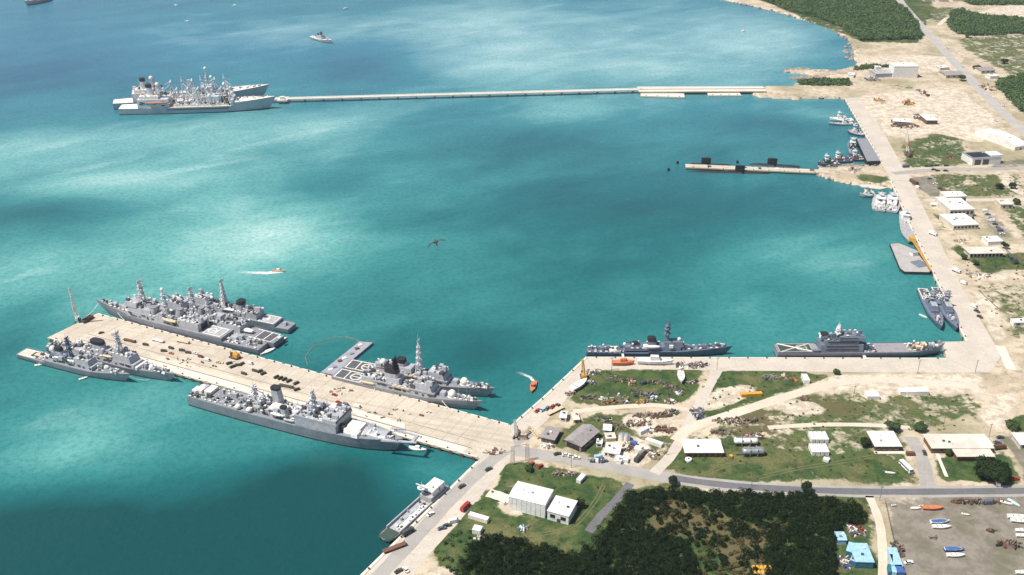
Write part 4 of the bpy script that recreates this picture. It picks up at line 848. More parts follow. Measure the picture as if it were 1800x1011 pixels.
# ---- small craft
def lofted_hull(L, B, dep, n=9, fine=2.1, ts=.8, z0=0.0, rake=.08):
    rg = []
    for i in range(n):
        u = i/(n-1); f = (ts+(1-ts)*min(1, u/.35)) if u < .45 else max(.02, 1-((u-.45)/.55)**fine); h = B/2*f; x = (u-.5)*L; s = rake*L*max(0, (u-.6)/.4)**1.5; zd = z0+dep*(1+.35*max(0, u-.4)); 
        rg.append([(x, h, zd), (x-s*.6, h*.86, z0+dep*.25), (x-s, h*.25, z0-dep*.35), (x-s, -h*.25, z0-dep*.35), (x-s*.6, -h*.86, z0+dep*.25), (x, -h, zd)])
    return rg
def small_boat(name, label, cat, px, L, rz, hull=white, deck=canvas, cabin=None, z=0.0, group=None, B=None, dep=None, kind='motor', mast=0, cover=None, off=None):
    "open or decked boat; px is its middle"
    p = at(px[0], px[1], z); B = B or L*.30; dep = dep or max(.8, L*.10)
    root = empty(name, (p.x, p.y, z+(dep*.35 if z > 0 else 0)), rz, label, cat, group); rg = lofted_hull(L, B, dep)
    MB().loft(rg, True).build('hull', hull, root)
    k = .10; MB().loft([[(r[0][0], r[0][1]*.88, r[0][2]+.04), (r[0][0], -r[0][1]*.88, r[0][2]+.04)] for r in rg[:-1]], caps=False).build('deck', deck, root)
    zt = dep*1.05
    if z > 0:
        for u in (-.25, .22): MB().box(L*u-.2, L*u+.2, -B*.42, B*.42, -dep*.35, dep*.12).build('cradle', timber, root)
    if cabin:
        c = MB().box(-L*.16, L*.14, -B*.30, B*.30, zt, zt+max(1.2, L*.13), L*.02, B*.04, x1t=L*.08).build('cabin', cabin, root)
        MB().box(L*.085, L*.125, -B*.25, B*.25, zt+max(1.2, L*.13)*.5, zt+max(1.2, L*.13)*.85).build('windscreen', glass, c)
    if cover: MB().loft([[(x*L, -B*.42*f, dep*1.05), (x*L, 0, dep*1.05+B*.28*f), (x*L, B*.42*f, dep*1.05)] for x, f in ((-.46, .8), (-.2, 1), (.15, 1), (.40, .35))], False).build('boat_cover', cover, root)
    if mast: MB().tube((L*.05, 0, zt), (L*.05, 0, zt+mast), .14, .07, 5).build('mast', lamp, root)
    if not cover and not cabin:
        for u in (-.25, .0, .2): MB().box(L*u-.25, L*u+.25, -B*.34, B*.34, dep*.95, dep*1.12).build('thwart', timber, root)
    return root
def workboat(name, label, px_stern, px_bow, B, hull, house, deck=deckg, group=None, tiers=2, funnel=True, cat='tug', z=3.0, seed=3, ub=(.38, .66), top=white, white_deck=None):
    B *= 1.25
    s = Ship(name, label, cat, (*px_stern, 2.2), (*px_bow, 3.5), B, [(0, z*.8), (.5, z*.8), (1, z*1.5)], hull=hull, house=house, deck=deck, ts=.8, rake=.04, fine=2.6, seed=seed, group=group, boot_h=.7)
    s.blk('deckhouse', ub[0], ub[1], B*.62, 0, 2.8, ty=.2)
    if tiers > 1: s.blk('wheelhouse', ub[0]+(ub[1]-ub[0])*.45, ub[1], B*.5, 2.8, 5.4, top, ty=.2, front=.3)
    s.blk('roof', ub[0]+(ub[1]-ub[0])*.42, ub[1]+.01, B*.56, 5.4 if tiers > 1 else 2.8, 5.65 if tiers > 1 else 3.05, top)
    if funnel: s.funnel(ub[0]+.02, ub[0]+.02+2.6/s.L, 2.2, 2.7, 6.0, .9, rake=.2)
    s.mast(ub[1]-.05, 5.4, 5, .8, radar=None, pole=2, lattice=False, plats=(.6,)); s.clutter(.04, ub[0], 10, 0, .7, size=(.5, 1.6), hmax=1.3, mats=[top, dkstl, rust]); s.clutter(ub[1]+.03, .92, 6, 0, .5, size=(.4, 1.3), hmax=1.2, mats=[top, dkstl]); s.busy(ub[0], ub[1], 10, 2.8, B*.5, 3.0); s.busy(.06, ub[0], 8, 0, B*.6, 2.5)
    return s
# twin patrol vessels on the right quay
for st, bw, sd_, lb in (((1621, 507), (1656, 574), 31, 'grey patrol ship with cream stern, outer of the pair at the right quay'), ((1645, 505), (1683, 577), 32, 'grey patrol ship with cream stern, moored against the right quay')):
    s = Ship('patrol_ship', lb, 'patrol ship', (*st, 2.8), (*bw, 5), 11.5, [(0, 2.8), (.5, 3.2), (1, 5.2)], hull=navyg, house=navyh, deck=navyh, ts=.82, rake=.05, fine=2.2, seed=sd_, group='paired patrol ships', boot_h=.6)
    s.marks(.01, .30, 8, z=.15, deckmat=decks, mat=canvas, bars=(0, 1)); s.blk('superstructure', .34, .66, 6.2, 0, 2.8, ty=.2); s.blk('bridge', .50, .63, 5.6, 2.8, 5.4, ty=.3, front=.6); s.blk('bridge_roof', .51, .62, 4.6, 5.4, 5.6, housg)
    s.mast(.46, 2.8, 11, 1.6, radar=(2.6, 1), pole=2, mat=housg); s.gun(.80, r=1.1, brl=2.6, mat=white); s.clutter(.33, .52, 26, 2.8, w=5.6, size=(.5, 1.6), mats=[white, navyh, dkgrn, dkstl]); s.clutter(.05, .3, 12, .2, .7, size=(.5, 1.5), hmax=1.2, mats=[white, dkstl, canvas]); s.clutter(.66, .95, 14, 0, .6, size=(.4, 1.4), mats=[white, red, dkstl]); s.rails()
# craft along the right quay, from far to near
workboat('harbour_tug', 'white harbour boat moored end on at the far quay, its bow to open water', (1500, 211), (1458, 207), 9, white, white, canvas, seed=41, cat='boat')
workboat('harbour_launch', 'low white launch lying behind the white harbour boat at the far quay', (1506, 216), (1456, 215), 6, housg, white, deckp, tiers=1, funnel=False, seed=42, cat='boat', ub=(.3, .5), z=2)
workboat('harbour_tug', 'pale grey tug with a white cabin just beyond the dark roofed barge', (1520, 236), (1490, 229), 10, navyg, housg, deckp, seed=43)
workboat('harbour_tug', 'dark tug with a white roofed wheelhouse lying along the dark roofed barge', (1500, 271), (1497, 246), 9, navyg, dkgrn, navyh, seed=44)
for i, (a, b_, lb) in enumerate((((1475, 287), (1437, 285), 'dark green tug nearest the finger pier'), ((1497, 281), (1455, 280), 'dark tug with white awning, middle of the tugs at the finger pier root'), ((1524, 279), (1486, 276), 'dark tug with white awning right beside the dark barge end'))):
    workboat('harbour_tug', lb, a, b_, 9, navyg, dkgrn if i == 0 else rust, navyg, group='tugs near the finger pier', seed=45+i)
def barge(name, label, corners, z0, z1, mat, top=None, group=None):
    P = [at(x, y, z1) for x, y in corners]; c = sum(P, Vector())/len(P); root = empty(name, (c.x, c.y, 0), 0, label, 'barge', group)
    MB().prism([(p.x-c.x, p.y-c.y) for p in P], z0, z1).build('hull', mat, root)
    MB().prism([((p.x-c.x)*.975, (p.y-c.y)*.975) for p in P], z1, z1+.08).build('deck', top or deckg, root); return root, P, c
rb, P, c = barge('covered_barge', 'dark grey covered barge with a ribbed roof against the far quay', [(1505, 243), (1524, 243), (1548, 283), (1524, 284)], -1, 5.5, black, deckg)
for k in range(9):
    a = P[0]+(P[3]-P[0])*((k+.5)/9); q = P[1]+(P[2]-P[1])*((k+.5)/9); MB().tube(a-c, q-c, .3, n=4).build('roof_rib', navyh, rb).location.z = .15
workboat('small_tug', 'little white and grey tug lying off the stern of the moored lighters', (1538, 342), (1511, 340), 7, housg, white, deckp, seed=51, tiers=2)
for i, (a, b_, lb) in enumerate((((1545, 369), (1550, 341), 'grey landing lighter, outer of the two rafted by the quay'), ((1566, 371), (1570, 340), 'grey landing lighter, inner of the two rafted by the quay'))):
    workboat('landing_lighter', lb, a, b_, 13, housg, white, deckp, group='rafted lighters', cat='lighter', seed=52+i, ub=(.25, .6), funnel=True)
workboat('utility_craft', 'long pale grey utility craft lying along the quay above the crane barge', (1590, 372), (1598, 425), 10, housg, white, deckp, seed=55, cat='landing craft', ub=(.1, .3), tiers=2)
cb_, P, c = barge('crane_barge', 'wide pale barge with a rounded corner carrying a yellow crane by the quay', [(1564, 428), (1580, 427), (1607, 438), (1638, 476), (1634, 479), (1590, 478), (1582, 472)], -1, 2.6, boot, pm('barge_plank_deck', (.42, .39, .37), (.32, .295, .28), .2, .85, fine=.25))
q = at(1602, 425, 2.6)-c; t_ = at(1637, 478, 5)-c
cr_ = empty('barge_crane', (c.x+q.x, c.y+q.y, 2.7), math.atan2(t_.y-q.y, t_.x-q.x), 'yellow lattice crane lying its boom across the wide pale barge', 'crane')
LB = (Vector((t_.x-q.x, t_.y-q.y, 0))).length
MB().box(-3, 3, -2.4, 2.4, 1.2, 4.6, .4).build('crane_house', yellow, cr_); MB().cyl(0, 0, 0, 1.2, 2.4, 2.2, 10).build('turntable', dkstl, cr_)
m = MB()
for yy in (-.9, .9):
    for zz in (3.0, 4.4): m.tube((2, yy, zz), (LB, yy*.4, 3.2+(zz-3)*.4), .3, n=5)
for k in range(16):
    f = k/16; x = 2+(LB-2)*f; m.tube((x, -.9, 3.0), (x+LB/32, .9, 4.3), .16, n=4); m.tube((x+LB/32, .9, 3.0), (x+LB/16, -.9, 4.3), .16, n=4)
m.build('boom', yellow, cr_)
o = empty('deck_house', at(1606, 448, 2.7), .3, 'small white deck house standing on the crane barge', 'hut'); MB().box(-3, 3, -2.5, 2.5, 0, 3.2, .1, .1).build('wall', white, o); MB().box(-3.3, 3.3, -2.8, 2.8, 3.2, 3.5).build('roof', deckp, o)
o = empty('deck_grating', at(1616, 464, 2.7), .35, 'grey steel grating laid on the crane barge deck', 'grating'); MB().box(-6, 6, -6, 6, 0, .5).build('frame', deckg, o)
for k in range(8): MB().box(-5.6+1.45*k, -4.9+1.45*k, -5.6, 5.6, .5, .75).build('bar', navyh, o)
# floating barge by the frigates, with its boom
fb, P, c = barge('floating_barge', 'narrow pale grey floating barge sticking out from the pier', [(563, 655), (632, 600), (656, 602), (587, 659)], -1, 2.0, hullg, pm('barge_deck', (.33, .335, .36), (.25, .255, .28), .25, .8, fine=.25))
for k in range(7):
    f = (k+.6)/7.4; p = (P[0]+(P[1]-P[0])*f+P[3]+(P[2]-P[3])*f)/2-c; MB().box(-1.5, 1.5, -1.2, 1.2, 2, 2.6+.3*(k % 3), rz=.5, c=(0, 0)).build('deck_box', [white, deckg, rust][k % 3], fb).location = (p.x+random.uniform(-2, 2), p.y+random.uniform(-2, 2), 0)
pts = [at(x, y, .1) for x, y in ((541, 642), (537, 628), (548, 612), (566, 600), (588, 593), (608, 592), (626, 597), (634, 602))]
m = MB(); prv = None
for a, b_ in zip(pts[:-1], pts[1:]):
    n_ = 5
    for k in range(n_):
        p = a.lerp(b_, k/n_); q = a.lerp(b_, (k+.82)/n_); m.tube(p-pts[0], q-pts[0], .34, n=6)
o = m.build('oil_boom', timber); o.location = pts[0]; tag(o, 'thin brown floating boom curving out from the pale barge', 'boom')
# landing craft by the slanting quay
lc = Ship('landing_craft', 'grey landing craft with white pilothouse moored by the slanting quay', 'landing craft', (778, 853, 3), (673, 948, 3), 10.5, [(0, 3.6), (.30, 3.6), (.30, 2.2), (.86, 2.2), (1.0, 2.8)], ts=.92, rake=.02, fine=9, mid=.8, seed=60, deck=deckp, hull=housg, house=white, boot_h=.7, bul=.9)
lc.blk('pilothouse', .06, .26, 7.5, 0, 5.4, white, ty=.3); lc.blk('pilothouse_roof', .05, .25, 8.2, 5.4, 5.9, canvas, ty=.3); lc.blk('bridge_wing', .24, .30, 8.6, 0, 2.6, deckp); lc.mast(.29, 2, 8, .8, y=-3, radar=None, pole=2, lattice=False, plats=(.7,)); lc.ball('radome', .2, 1, 6.6, .9)
d = lc.z(.17); MB().box(lc.x(.262)-.02, lc.x(.262)+.12, -2.8, 2.8, d+3.4, d+4.5).build('pilothouse_windows', glass, lc.root)
lc.blk('well_deck', .34, .80, 3.2, 0, .3, housg, y=-1.8); lc.blk('well_deck', .34, .80, 3.2, 0, .3, white, y=1.9); lc.blk('stern_ramp', .83, .99, 8.2, 0, .35, dkgrn); lc.blk('side_wall', .30, .84, .7, 0, 1.7, housg, y=4.7); lc.blk('side_wall', .30, .84, .7, 0, 1.7, housg, y=-4.7)
lc.clutter(.34, .8, 20, .3, .7, size=(.5, 1.8), mats=[white, dkstl, deckp]); lc.clutter(.02, .25, 8, 3.0, .9, size=(.4, 1), hmax=2.4, mats=[white, glass, dkstl])
# moving and moored boats
small_boat('orange_workboat', 'orange workboat under way beside the slanting quay, with a short wake', 'boat', (937, 682), 15, R(-100), orange, orange, orange, mast=4)
small_boat('speedboat', 'small orange and white speedboat racing across the open harbour', 'boat', (490, 477.5), 12, R(5), canvas, orange, canvas)
small_boat('work_boat', 'white motor boat lying under the bow of the landing ship', 'boat', (735, 791), 13, R(-12), white, canvas, white)
small_boat('dinghy', 'tiny white dinghy beside the outer frigate near its stern', 'boat', (71, 642), 8, R(20), white); small_boat('dinghy', 'tiny white dinghy beside the outer frigate amidships', 'boat', (147, 666), 6.5, R(35), white)
small_boat('barge_boat', 'small white boat tied under the long destroyer stern', 'boat', (471, 619), 13, R(40), white, canvas); small_boat('captain_boat', 'small grey boat tied to the outer ship of the nest', 'boat', (496, 598), 10, R(40), housg, canvas)
small_boat('skiff', 'tiny white skiff beside the outer patrol ship bow', 'boat', (1623, 557), 8, R(-60), white)
for px, lb in (((310, 10), 'tiny white sail boat farthest off, left of three near the top edge'), ((413, 10), 'tiny white boat near the top edge, middle of three'), ((608, 15), 'tiny white boat near the top edge, right of three'), ((330, 38), 'tiny white boat alone above the supply ships'), ((1307, 55), 'tiny white boat anchored in the right-hand bay')):
    small_boat('anchored_boat', lb, 'boat', px, 11, R(random.uniform(-40, 40)), white, canvas, white, group='boats anchored far off', mast=5)
c13 = Ship('coastal_ship', 'small white and grey ship anchored alone in the far bay', 'ship', (548, 64, 3), (583, 73, 4), 13, [(0, 3.5), (.5, 4), (1, 7)], hull=housg, house=housg, deck=canvas, seed=61); c13.blk('superstructure', .3, .62, 9, 0, 3); c13.blk('bridge', .45, .58, 8, 3, 5.5); c13.funnel(.34, .39, 3.5, 3, 7.5, 2); c13.mast(.5, 5, 7, 2, pole=2, radar=None, mat=dkstl, plats=(.6,)); c13.clutter(.05, .9, 24, 0, .7, size=(1, 4))
c14 = Ship('coastal_ship', 'pale ship cut off by the top left edge of the view', 'ship', (88, -4, 4), (44, 6, 5), 20, [(0, 5), (.5, 6), (1, 10)], hull=housg, house=white, deck=canvas, seed=62); c14.blk('superstructure', .25, .6, 16, 0, 9); c14.funnel(.3, .38, 6, 9, 16, 3); c14.boat(.7, 5, 0, 16, orange); c14.mast(.5, 9, 14, 4, pole=4); c14.clutter(.05, .9, 30, 0, .7, size=(2, 6))
# wakes: foam sheets lying just above the water
fo, t, b = nodes_of('foam'); P_ = N(t, 'ShaderNodeNewGeometry').outputs['Position']; tr = N(t, 'ShaderNodeBsdfTransparent'); mx = N(t, 'ShaderNodeMixShader'); out = [n for n in t.nodes if n.type == 'OUTPUT_MATERIAL'][0]
b.inputs['Base Color'].default_value = (.75, .78, .76, 1); b.inputs['Roughness'].default_value = .8
fa = N(t, 'ShaderNodeAttribute', attribute_name='foam').outputs['Fac']; fac = sstep(t, mth(t, 'MULTIPLY', fa, mth(t, 'ADD', .15, mth(t, 'MULTIPLY', noise(t, P_, .35, 6, .75), 1.5))), .20, .70)
t.links.new(fac, mx.inputs[0]); t.links.new(tr.outputs[0], mx.inputs[1]); t.links.new(b.outputs[0], mx.inputs[2]); t.links.new(mx.outputs[0], out.inputs[0])
def wake(label, px, w0, w1, amp=1.1):
    P = [at(x, y, .12) for x, y in px]; Q = []
    for a, c_ in zip(P[:-1], P[1:]):
        for k in range(8): Q.append(a.lerp(c_, k/8))
    Q.append(P[-1]); vs = []; fs = []; fo_ = []; n = len(Q)
    for i, p in enumerate(Q):
        d = (Q[min(i+1, n-1)]-Q[max(i-1, 0)]).normalized(); nn = Vector((-d.y, d.x, 0)); f = i/(n-1); ww = w0+(w1-w0)*f
        for j, e in enumerate((-1, -.4, 0, .4, 1)):
            vs.append(tuple(p+nn*(e*ww)-Q[0])); fo_.append((1-abs(e))**.5*(1-f)**.8*amp)
    for i in range(n-1):
        for j in range(4): fs.append((i*5+j, i*5+j+1, i*5+j+6, i*5+j+5))
    me = bpy.data.meshes.new('wake'); me.from_pydata(vs, [], fs); a = me.attributes.new('foam', 'FLOAT', 'POINT'); a.data.foreach_set('value', fo_); me.materials.append(fo)
    o = bpy.data.objects.new('wake', me); COL.objects.link(o); o.location = Q[0]; tag(o, label, None, None, 'stuff')
wake('white wake trailing behind the speedboat', [(497, 477), (470, 480), (430, 479), (380, 477)], 3.5, 6); wake('pale wake behind the orange workboat', [(938, 670), (932, 663), (920, 658), (905, 654), (890, 649)], 1.8, 5, .8)
# bird gliding between the camera and the harbour
ray = at(767, 427, 0)-Vector((0, 0, CAMH)); bpz = Vector((0, 0, CAMH))+ray.normalized()*104
bd = empty('bird', bpz, R(-20), 'dark sea bird gliding over the middle of the harbour', 'bird'); bd.scale = (1.0, 1.0, 1.0)
Wv = Vector((.93, .10, .36)).normalized(); Nv = Vector((.10, -.62, .78)); Nv = (Nv-Wv*Nv.dot(Wv)).normalized(); Xv = (-Wv).cross(Nv)
bd.rotation_euler = Matrix((Xv, -Wv, Nv)).transposed().to_euler()
bm = bpy.data.meshes.new('body'); rg = []
for x, r in ((-.42, .01), (-.30, .05), (-.12, .09), (.08, .095), (.22, .06), (.30, .055), (.37, .05), (.43, .02), (.55, .008)):
    rg.append([(x, r*math.cos(2*math.pi*k/8), r*.85*math.sin(2*math.pi*k/8)+(.03 if x > .2 else 0)) for k in range(8)])
MB().loft(rg, True).build('body', subbl, bd, smooth=True)
for sg in (-1, 1):
    a = [(.14, 0, .04, .26), (.20, .28, .14, .24), (.16, .55, .16, .20), (.02, .82, .10, .14), (-.16, 1.06, .02, .03)]; up = []; 
    rings = [[(x, sg*y, z+.012), (x-c_, sg*y, z), (x-c_*.5, sg*y, z-.02)] for x, y, z, c_ in a]
    MB().loft(rings, True).build('wing', subbl, bd, fix=True)
MB().loft([[(-.40, -.04, .01), (-.40, .04, .01), (-.40, 0, -.02)], [(-.72, -.13, .0), (-.72, .13, .0), (-.70, 0, -.01)]], True).build('tail', subbl, bd)
# mooring lines
def line(px0, z0, px1, z1, lb):
    a, c_ = at(*px0, z0), at(*px1, z1); m = MB(); prv = None
    for k in range(7):
        f = k/6; p = a.lerp(c_, f)-Vector((0, 0, 1.2*math.sin(math.pi*f))); p = p-a
        if prv is not None: m.tube(prv, p, .22, n=5)
        prv = p
    o = m.build('mooring_line', canvas); o.location = a; tag(o, lb, 'rope', 'mooring lines')
line((173, 533), 9, (152, 556), 2.7, 'white mooring line from the long destroyer bow to the pier tip'); line((204, 545), 8, (219, 563), 2.7, 'white mooring line from the long destroyer foredeck to the pier edge')
line((776, 703), 6.5, (796, 722), 2.7, 'white mooring line from the nearer frigate foredeck to the pier'); line((278, 566), 6, (258, 583), 2.7, 'white mooring line from the long destroyer side to the pier'); line((660, 680), 5, (654, 692), 2.7, 'short white mooring line from the nearer frigate side to the pier')
line((228, 662), 6, (262, 668), .6, 'slack white line between the two frigate bows at the pier tip')
# ------------------------------------------------------------------ buildings
def frame(A, B, z=GZ):
    a, b_ = at(*A, z), at(*B, z); d = b_-a; return a, d.length, math.atan2(d.y, d.x)
def bldg(name, label, cat, A, B, depth, h, wall=cream, roof=whroof, style='flat', over=.5, group=None, windows=0, doors=0, doorm=None, wz=(.35, .75), rise=1.6, seams=3, vents=2, rt=.35, z=GZ):
    "A, B: ground pixels of the nearer long edge, left to right; depth runs away from the viewer"
    a, L, rz = frame(A, B, z); root = empty(name, a, rz, label, cat, group)
    MB().box(0, L, 0, depth, -.3, h).build('wall', wall, root)
    if style == 'flat':
        rf = MB().box(-over, L+over, -over, depth+over, h, h+rt).build('roof', roof, root)
        for k in range(seams): x = L*(k+1)/(seams+1); MB().box(x-.1, x+.1, -over+.05, depth+over-.05, h+rt, h+rt+.12).build('roof_seam', roof, rf)
        zr = h+rt
    elif style == 'gable':
        rf = MB().gable(-over, L+over, -over, depth+over, h, h+rise).build('roof', roof, root); zr = h+rise*.6
        for k in range(seams):
            x = L*(k+.5)/seams
            MB().add([(x-.12, -over, h+.05), (x+.12, -over, h+.05), (x+.12, depth/2, h+rise+.1), (x-.12, depth/2, h+rise+.1)], [(0, 1, 2, 3)]).build('roof_seam', roof, rf)
    elif style == 'arch':
        rg = [(depth/2-(depth/2+.2)*math.cos(math.pi*k/10), h+rise*math.sin(math.pi*k/10)) for k in range(11)]
        rf = MB().loft([[(-over, p[0], p[1]) for p in rg], [(L+over, p[0], p[1]) for p in rg]], True).build('roof', roof, root); zr = h+rise*.9
    wb = MB
    for k in range(windows):
        x = L*(k+.5)/windows; ww = min(1.6, L/windows*.3); o = MB().box(x-ww, x+ww, -.10, .05, h*wz[0], h*wz[1]).build('window', glass, root)
        MB().box(x-ww-.15, x+ww+.15, -.22, 0, h*wz[0]-.2, h*wz[0]).build('sill', cream, o)
    for k in range(doors):
        x = L*(k+.5)/doors+L*.04; o = MB().box(x-1.1, x+1.1, -.12, .05, 0, min(2.6, h*.8)).build('door', doorm or dkstl, root)
    for k in range(vents):
        x = L*(.2+.6*random.random()); y = depth*(.25+.5*random.random()); MB().box(x-.7, x+.7, y-.6, y+.6, zr-.2, zr+.9).build('roof_vent', random.choice([steel, white, dkstl]), rf)
    root['h'] = h; return root
# white pair by the near road
w1 = bldg('warehouse', 'large white windowless warehouse on the lawn below the pier root', 'warehouse', (894, 895), (957, 911), 15.5, 9.6, white, whroof, 'gable', .2, rise=.6, seams=9, vents=3)
for k in range(10): MB().box(w1['h']*0+2+3.0*k-.12, 2+3.0*k+.12, -.14, 0, 0, 9.3).build('wall_rib', white, w1)
w2 = bldg('warehouse', 'smaller white annex attached to the right end of the white warehouse', 'warehouse', (962, 913), (999, 923), 15, 6.2, white, whroof, 'flat', .3, doors=1, seams=4, windows=2)
# sheds and stores in the field
s3 = bldg('open_shed', 'long white roofed open shed with dark front in the grassy field', 'shed', (1205, 803), (1269, 803), 13, 3.6, brick, whroof, 'flat', 1.0, seams=5)
for k in range(8): MB().box(.5+k*3.7, .8+k*3.7, -.85, -.6, 0, 3.6).build('post', timber, s3)
MB().box(28.2, 30.2, -1.5, .6, 0, 1.5).build('side_store', yellow, s3)
def container(label, A, B, depth, h, mat, group=None, ribs=6, name='container', z=GZ, lift=0, cat='container'):
    a, L, rz = frame(A, B, z); a.z += lift; root = empty(name, a, rz, label, cat, group); MB().box(0, L, 0, depth, 0, h).build('box', mat, root)
    for k in range(ribs): x = L*(k+.5)/ribs; MB().box(x-.12, x+.12, -.09, depth+.09, .1, h-.1).build('rib', mat, root)
    MB().box(-.06, L+.06, -.06, depth+.06, h, h+.14).build('lid', mat, root); return root
def tank_trailer(label, A, B, mat, group):
    a, L, rz = frame(A, B); root = empty('tank_trailer', a, rz, label, 'trailer', group); r = 2.6; rg = []
    for x, f in ((0, .55), (.8, .95), (2, 1), (L-2, 1), (L-.8, .95), (L, .55)): rg.append([(x, 3+r*f*math.cos(2*math.pi*k/14), 3.2+r*.85*f*math.sin(2*math.pi*k/14)) for k in range(14)])
    MB().loft(rg, True).build('tank', mat, root, smooth=True)
    for x in (.32*L, .66*L): MB().box(x-.2, x+.2, .3, 5.7, .6, 5.6).build('saddle', steel, root)
    MB().box(.5, L-.5, 1, 5, .5, .9).build('chassis', dkstl, root); MB().box(-4, .5, 2.7, 3.3, .6, .9).build('drawbar', dkstl, root)
    for x in (.15*L, .22*L, .8*L, .87*L):
        for y in (.8, 5.2): MB().tube((x, y-.25, .55), (x, y+.25, .55), .55, n=10).build('wheel', tyre, root)
    MB().box(1, L-1, 2.4, 3.6, 5.3, 5.7).build('walkway', steel, root); return root
tank_trailer('grey white tank trailer right behind another beside the long open shed', (1291, 786), (1333, 786), whroof, 'tank trailers')
tank_trailer('grey white tank trailer in front of its twin, beside the long open shed', (1306, 805), (1345, 804), steel, 'tank trailers')
for r_, (y, lb) in enumerate(((779, 'far'), (801, 'near'))):
    for k in range(4): container('white storage box, %s from the left in the %s row of the field' % (['first', 'second', 'third', 'fourth'][k], lb), (1426+7.9*k+r_, y), (1432.4+7.9*k+r_, y), 9, 2.9, white, 'white storage boxes in the field', 3, 'storage_box', cat='box')
h5 = bldg('house', 'small white roofed brown building beside the driveway', 'house', (1538, 793), (1580, 793), 15, 4.2, brick, whroof, 'flat', 1.2, windows=4, doors=1)
MB().box(-1, 19, -3.2, -.1, -.2, .25).build('porch', palec, h5)
h6 = bldg('house', 'long flat cream roofed building with a projecting front wing', 'house', (1637, 797), (1742, 797), 14, 4.4, brick, crroof, 'flat', 1.0, windows=10, vents=4, wz=(.3, .7))
MB().box(13, 36, -8.5, .2, -.2, 3.9).build('front_wing', brick, h6); MB().box(12.2, 36.8, -9.3, -.6, 3.9, 4.25).build('wing_roof', crroof, h6); MB().box(31, 40, 2, 10, 4.75, 4.95).build('roof_patch', whroof, h6)
bldg('house', 'white roofed house cut by the right edge beside the car park', 'house', (1792, 790), (1840, 790), 12, 4, cream, whroof, 'flat', .8, windows=3)
# yard
y1 = bldg('workshop', 'grey tin roofed open ended workshop in the boat yard', 'workshop', (1021, 795), (1052, 768), 12.5, 4.6, timber, tinrf, 'gable', .7, rise=2.4, seams=9, windows=4)
o = MB().box(-.15, .1, 1.5, 11, 0, 4.2).build('open_end', black, y1)
y2 = bldg('shed', 'small grey flat roofed shed beside the lattice crane', 'shed', (951, 776), (974, 781), 13, 3.4, timber, tinrf, 'flat', .6, doors=3, seams=4)
bldg('shed', 'white hut at the head of the boat yard near the parked cars', 'hut', (984, 741), (995, 742), 8, 3.4, white, whroof, 'gable', .3, rise=1, windows=1)
bldg('shed', 'low tan roofed store behind the grey workshop', 'shed', (1008, 744), (1019, 743), 9, 2.4, cream, crroof, 'flat', .3, doors=1)
bldg('shed', 'small white store just right of the grey workshop', 'hut', (1060, 763), (1074, 764), 7, 3, white, whroof, 'flat', .3, doors=1)
bldg('shed', 'cream awning covered store below the small white store', 'hut', (1066, 777), (1082, 776), 6, 2.6, tan, crroof, 'flat', .4)
bldg('shed', 'small white cube hut touching the grey workshop corner', 'hut', (1048, 786), (1058, 787), 5, 3, white, whroof, 'flat', .2, windows=1)
yc = bldg('office', 'white cluster of joined cabins in the middle of the boat yard', 'office', (1062, 802), (1088, 806), 10, 3.2, white, whroof, 'flat', .3, windows=4, vents=3, doors=1)
MB().box(8, 16, -4, 0, -.2, 2.6).build('side_cabin', white, yc)
bldg('shed', 'white flat hut by the road below the cabin cluster', 'hut', (1084, 815), (1091, 817), 4, 2.4, white, whroof, 'flat', .2)
for i, (px, lb) in enumerate((((1093, 772), 'white round tank on the left, touching its twin in the yard'), ((1101, 773), 'white round tank on the right, touching its twin in the yard'))):
    o = empty('round_tank', ag(*px), 0, lb, 'tank', 'twin round tanks'); MB().cyl(0, 0, 0, 4.2, 2.3, 2.3, 18).build('shell', lblue if False else whroof, o); MB().cyl(0, 0, 4.2, 4.9, 2.35, .4, 18).build('roof', steel, o)
container('long cream container lying by the rust heaps in the yard', (1134, 778), (1162, 788), 3, 2.6, canvas, 'yard containers', 8)
container('white flat container lying above the long cream one', (1126, 765), (1140, 758), 3, 2.6, white, 'yard containers', 5)
container('white skip with dark inside beside the lower yard road', (1114, 793), (1128, 797), 4, 2.2, white, None, 4, 'skip'); container('blue box by the white skip in the yard', (1108, 783), (1117, 786), 3, 2.4, blue, None, 3, 'box', cat='box')
container('small white box right of the white skip in the yard', (1131, 797), (1141, 793), 3, 2.2, white, None, 3, 'box', cat='box')
container('long tan container lying on the lawn by the slanting quay', (823, 911), (856, 921), 3.2, 2.6, canvas, None, 8); container('white crate standing on the lawn below the long tan container', (830, 938), (844, 941), 4.5, 3, white, None, 4, 'crate', cat='crate')
container('small white container on the lawn near the road bend', (1020, 851), (1030, 840), 3, 2.4, white, None, 6)
container('silver grey container standing by the quay road in the grass', (1413, 675), (1423, 675), 9, 3.0, whroof, None, 5); container('long yellow container in the grass beside the coral patch', (1303, 699), (1340, 697), 3, 2.4, yellow, None, 9)
container('low white slab store at the edge of the sandy road', (1524, 703), (1546, 703), 7, 2.8, whroof, None, 5); container('long white trailer store at the edge of the sandy ground', (1594, 695), (1632, 695), 6, 3.0, whroof, None, 8); container('small white box joined to the left of the long white trailer store', (1582, 694), (1592, 694), 5, 2.4, white, None, 3, 'box', cat='box')
container('small white crate by the grass beneath the white storage boxes', (1446, 811), (1456, 814), 3, 1.8, white, None, 3, 'crate', cat='crate')
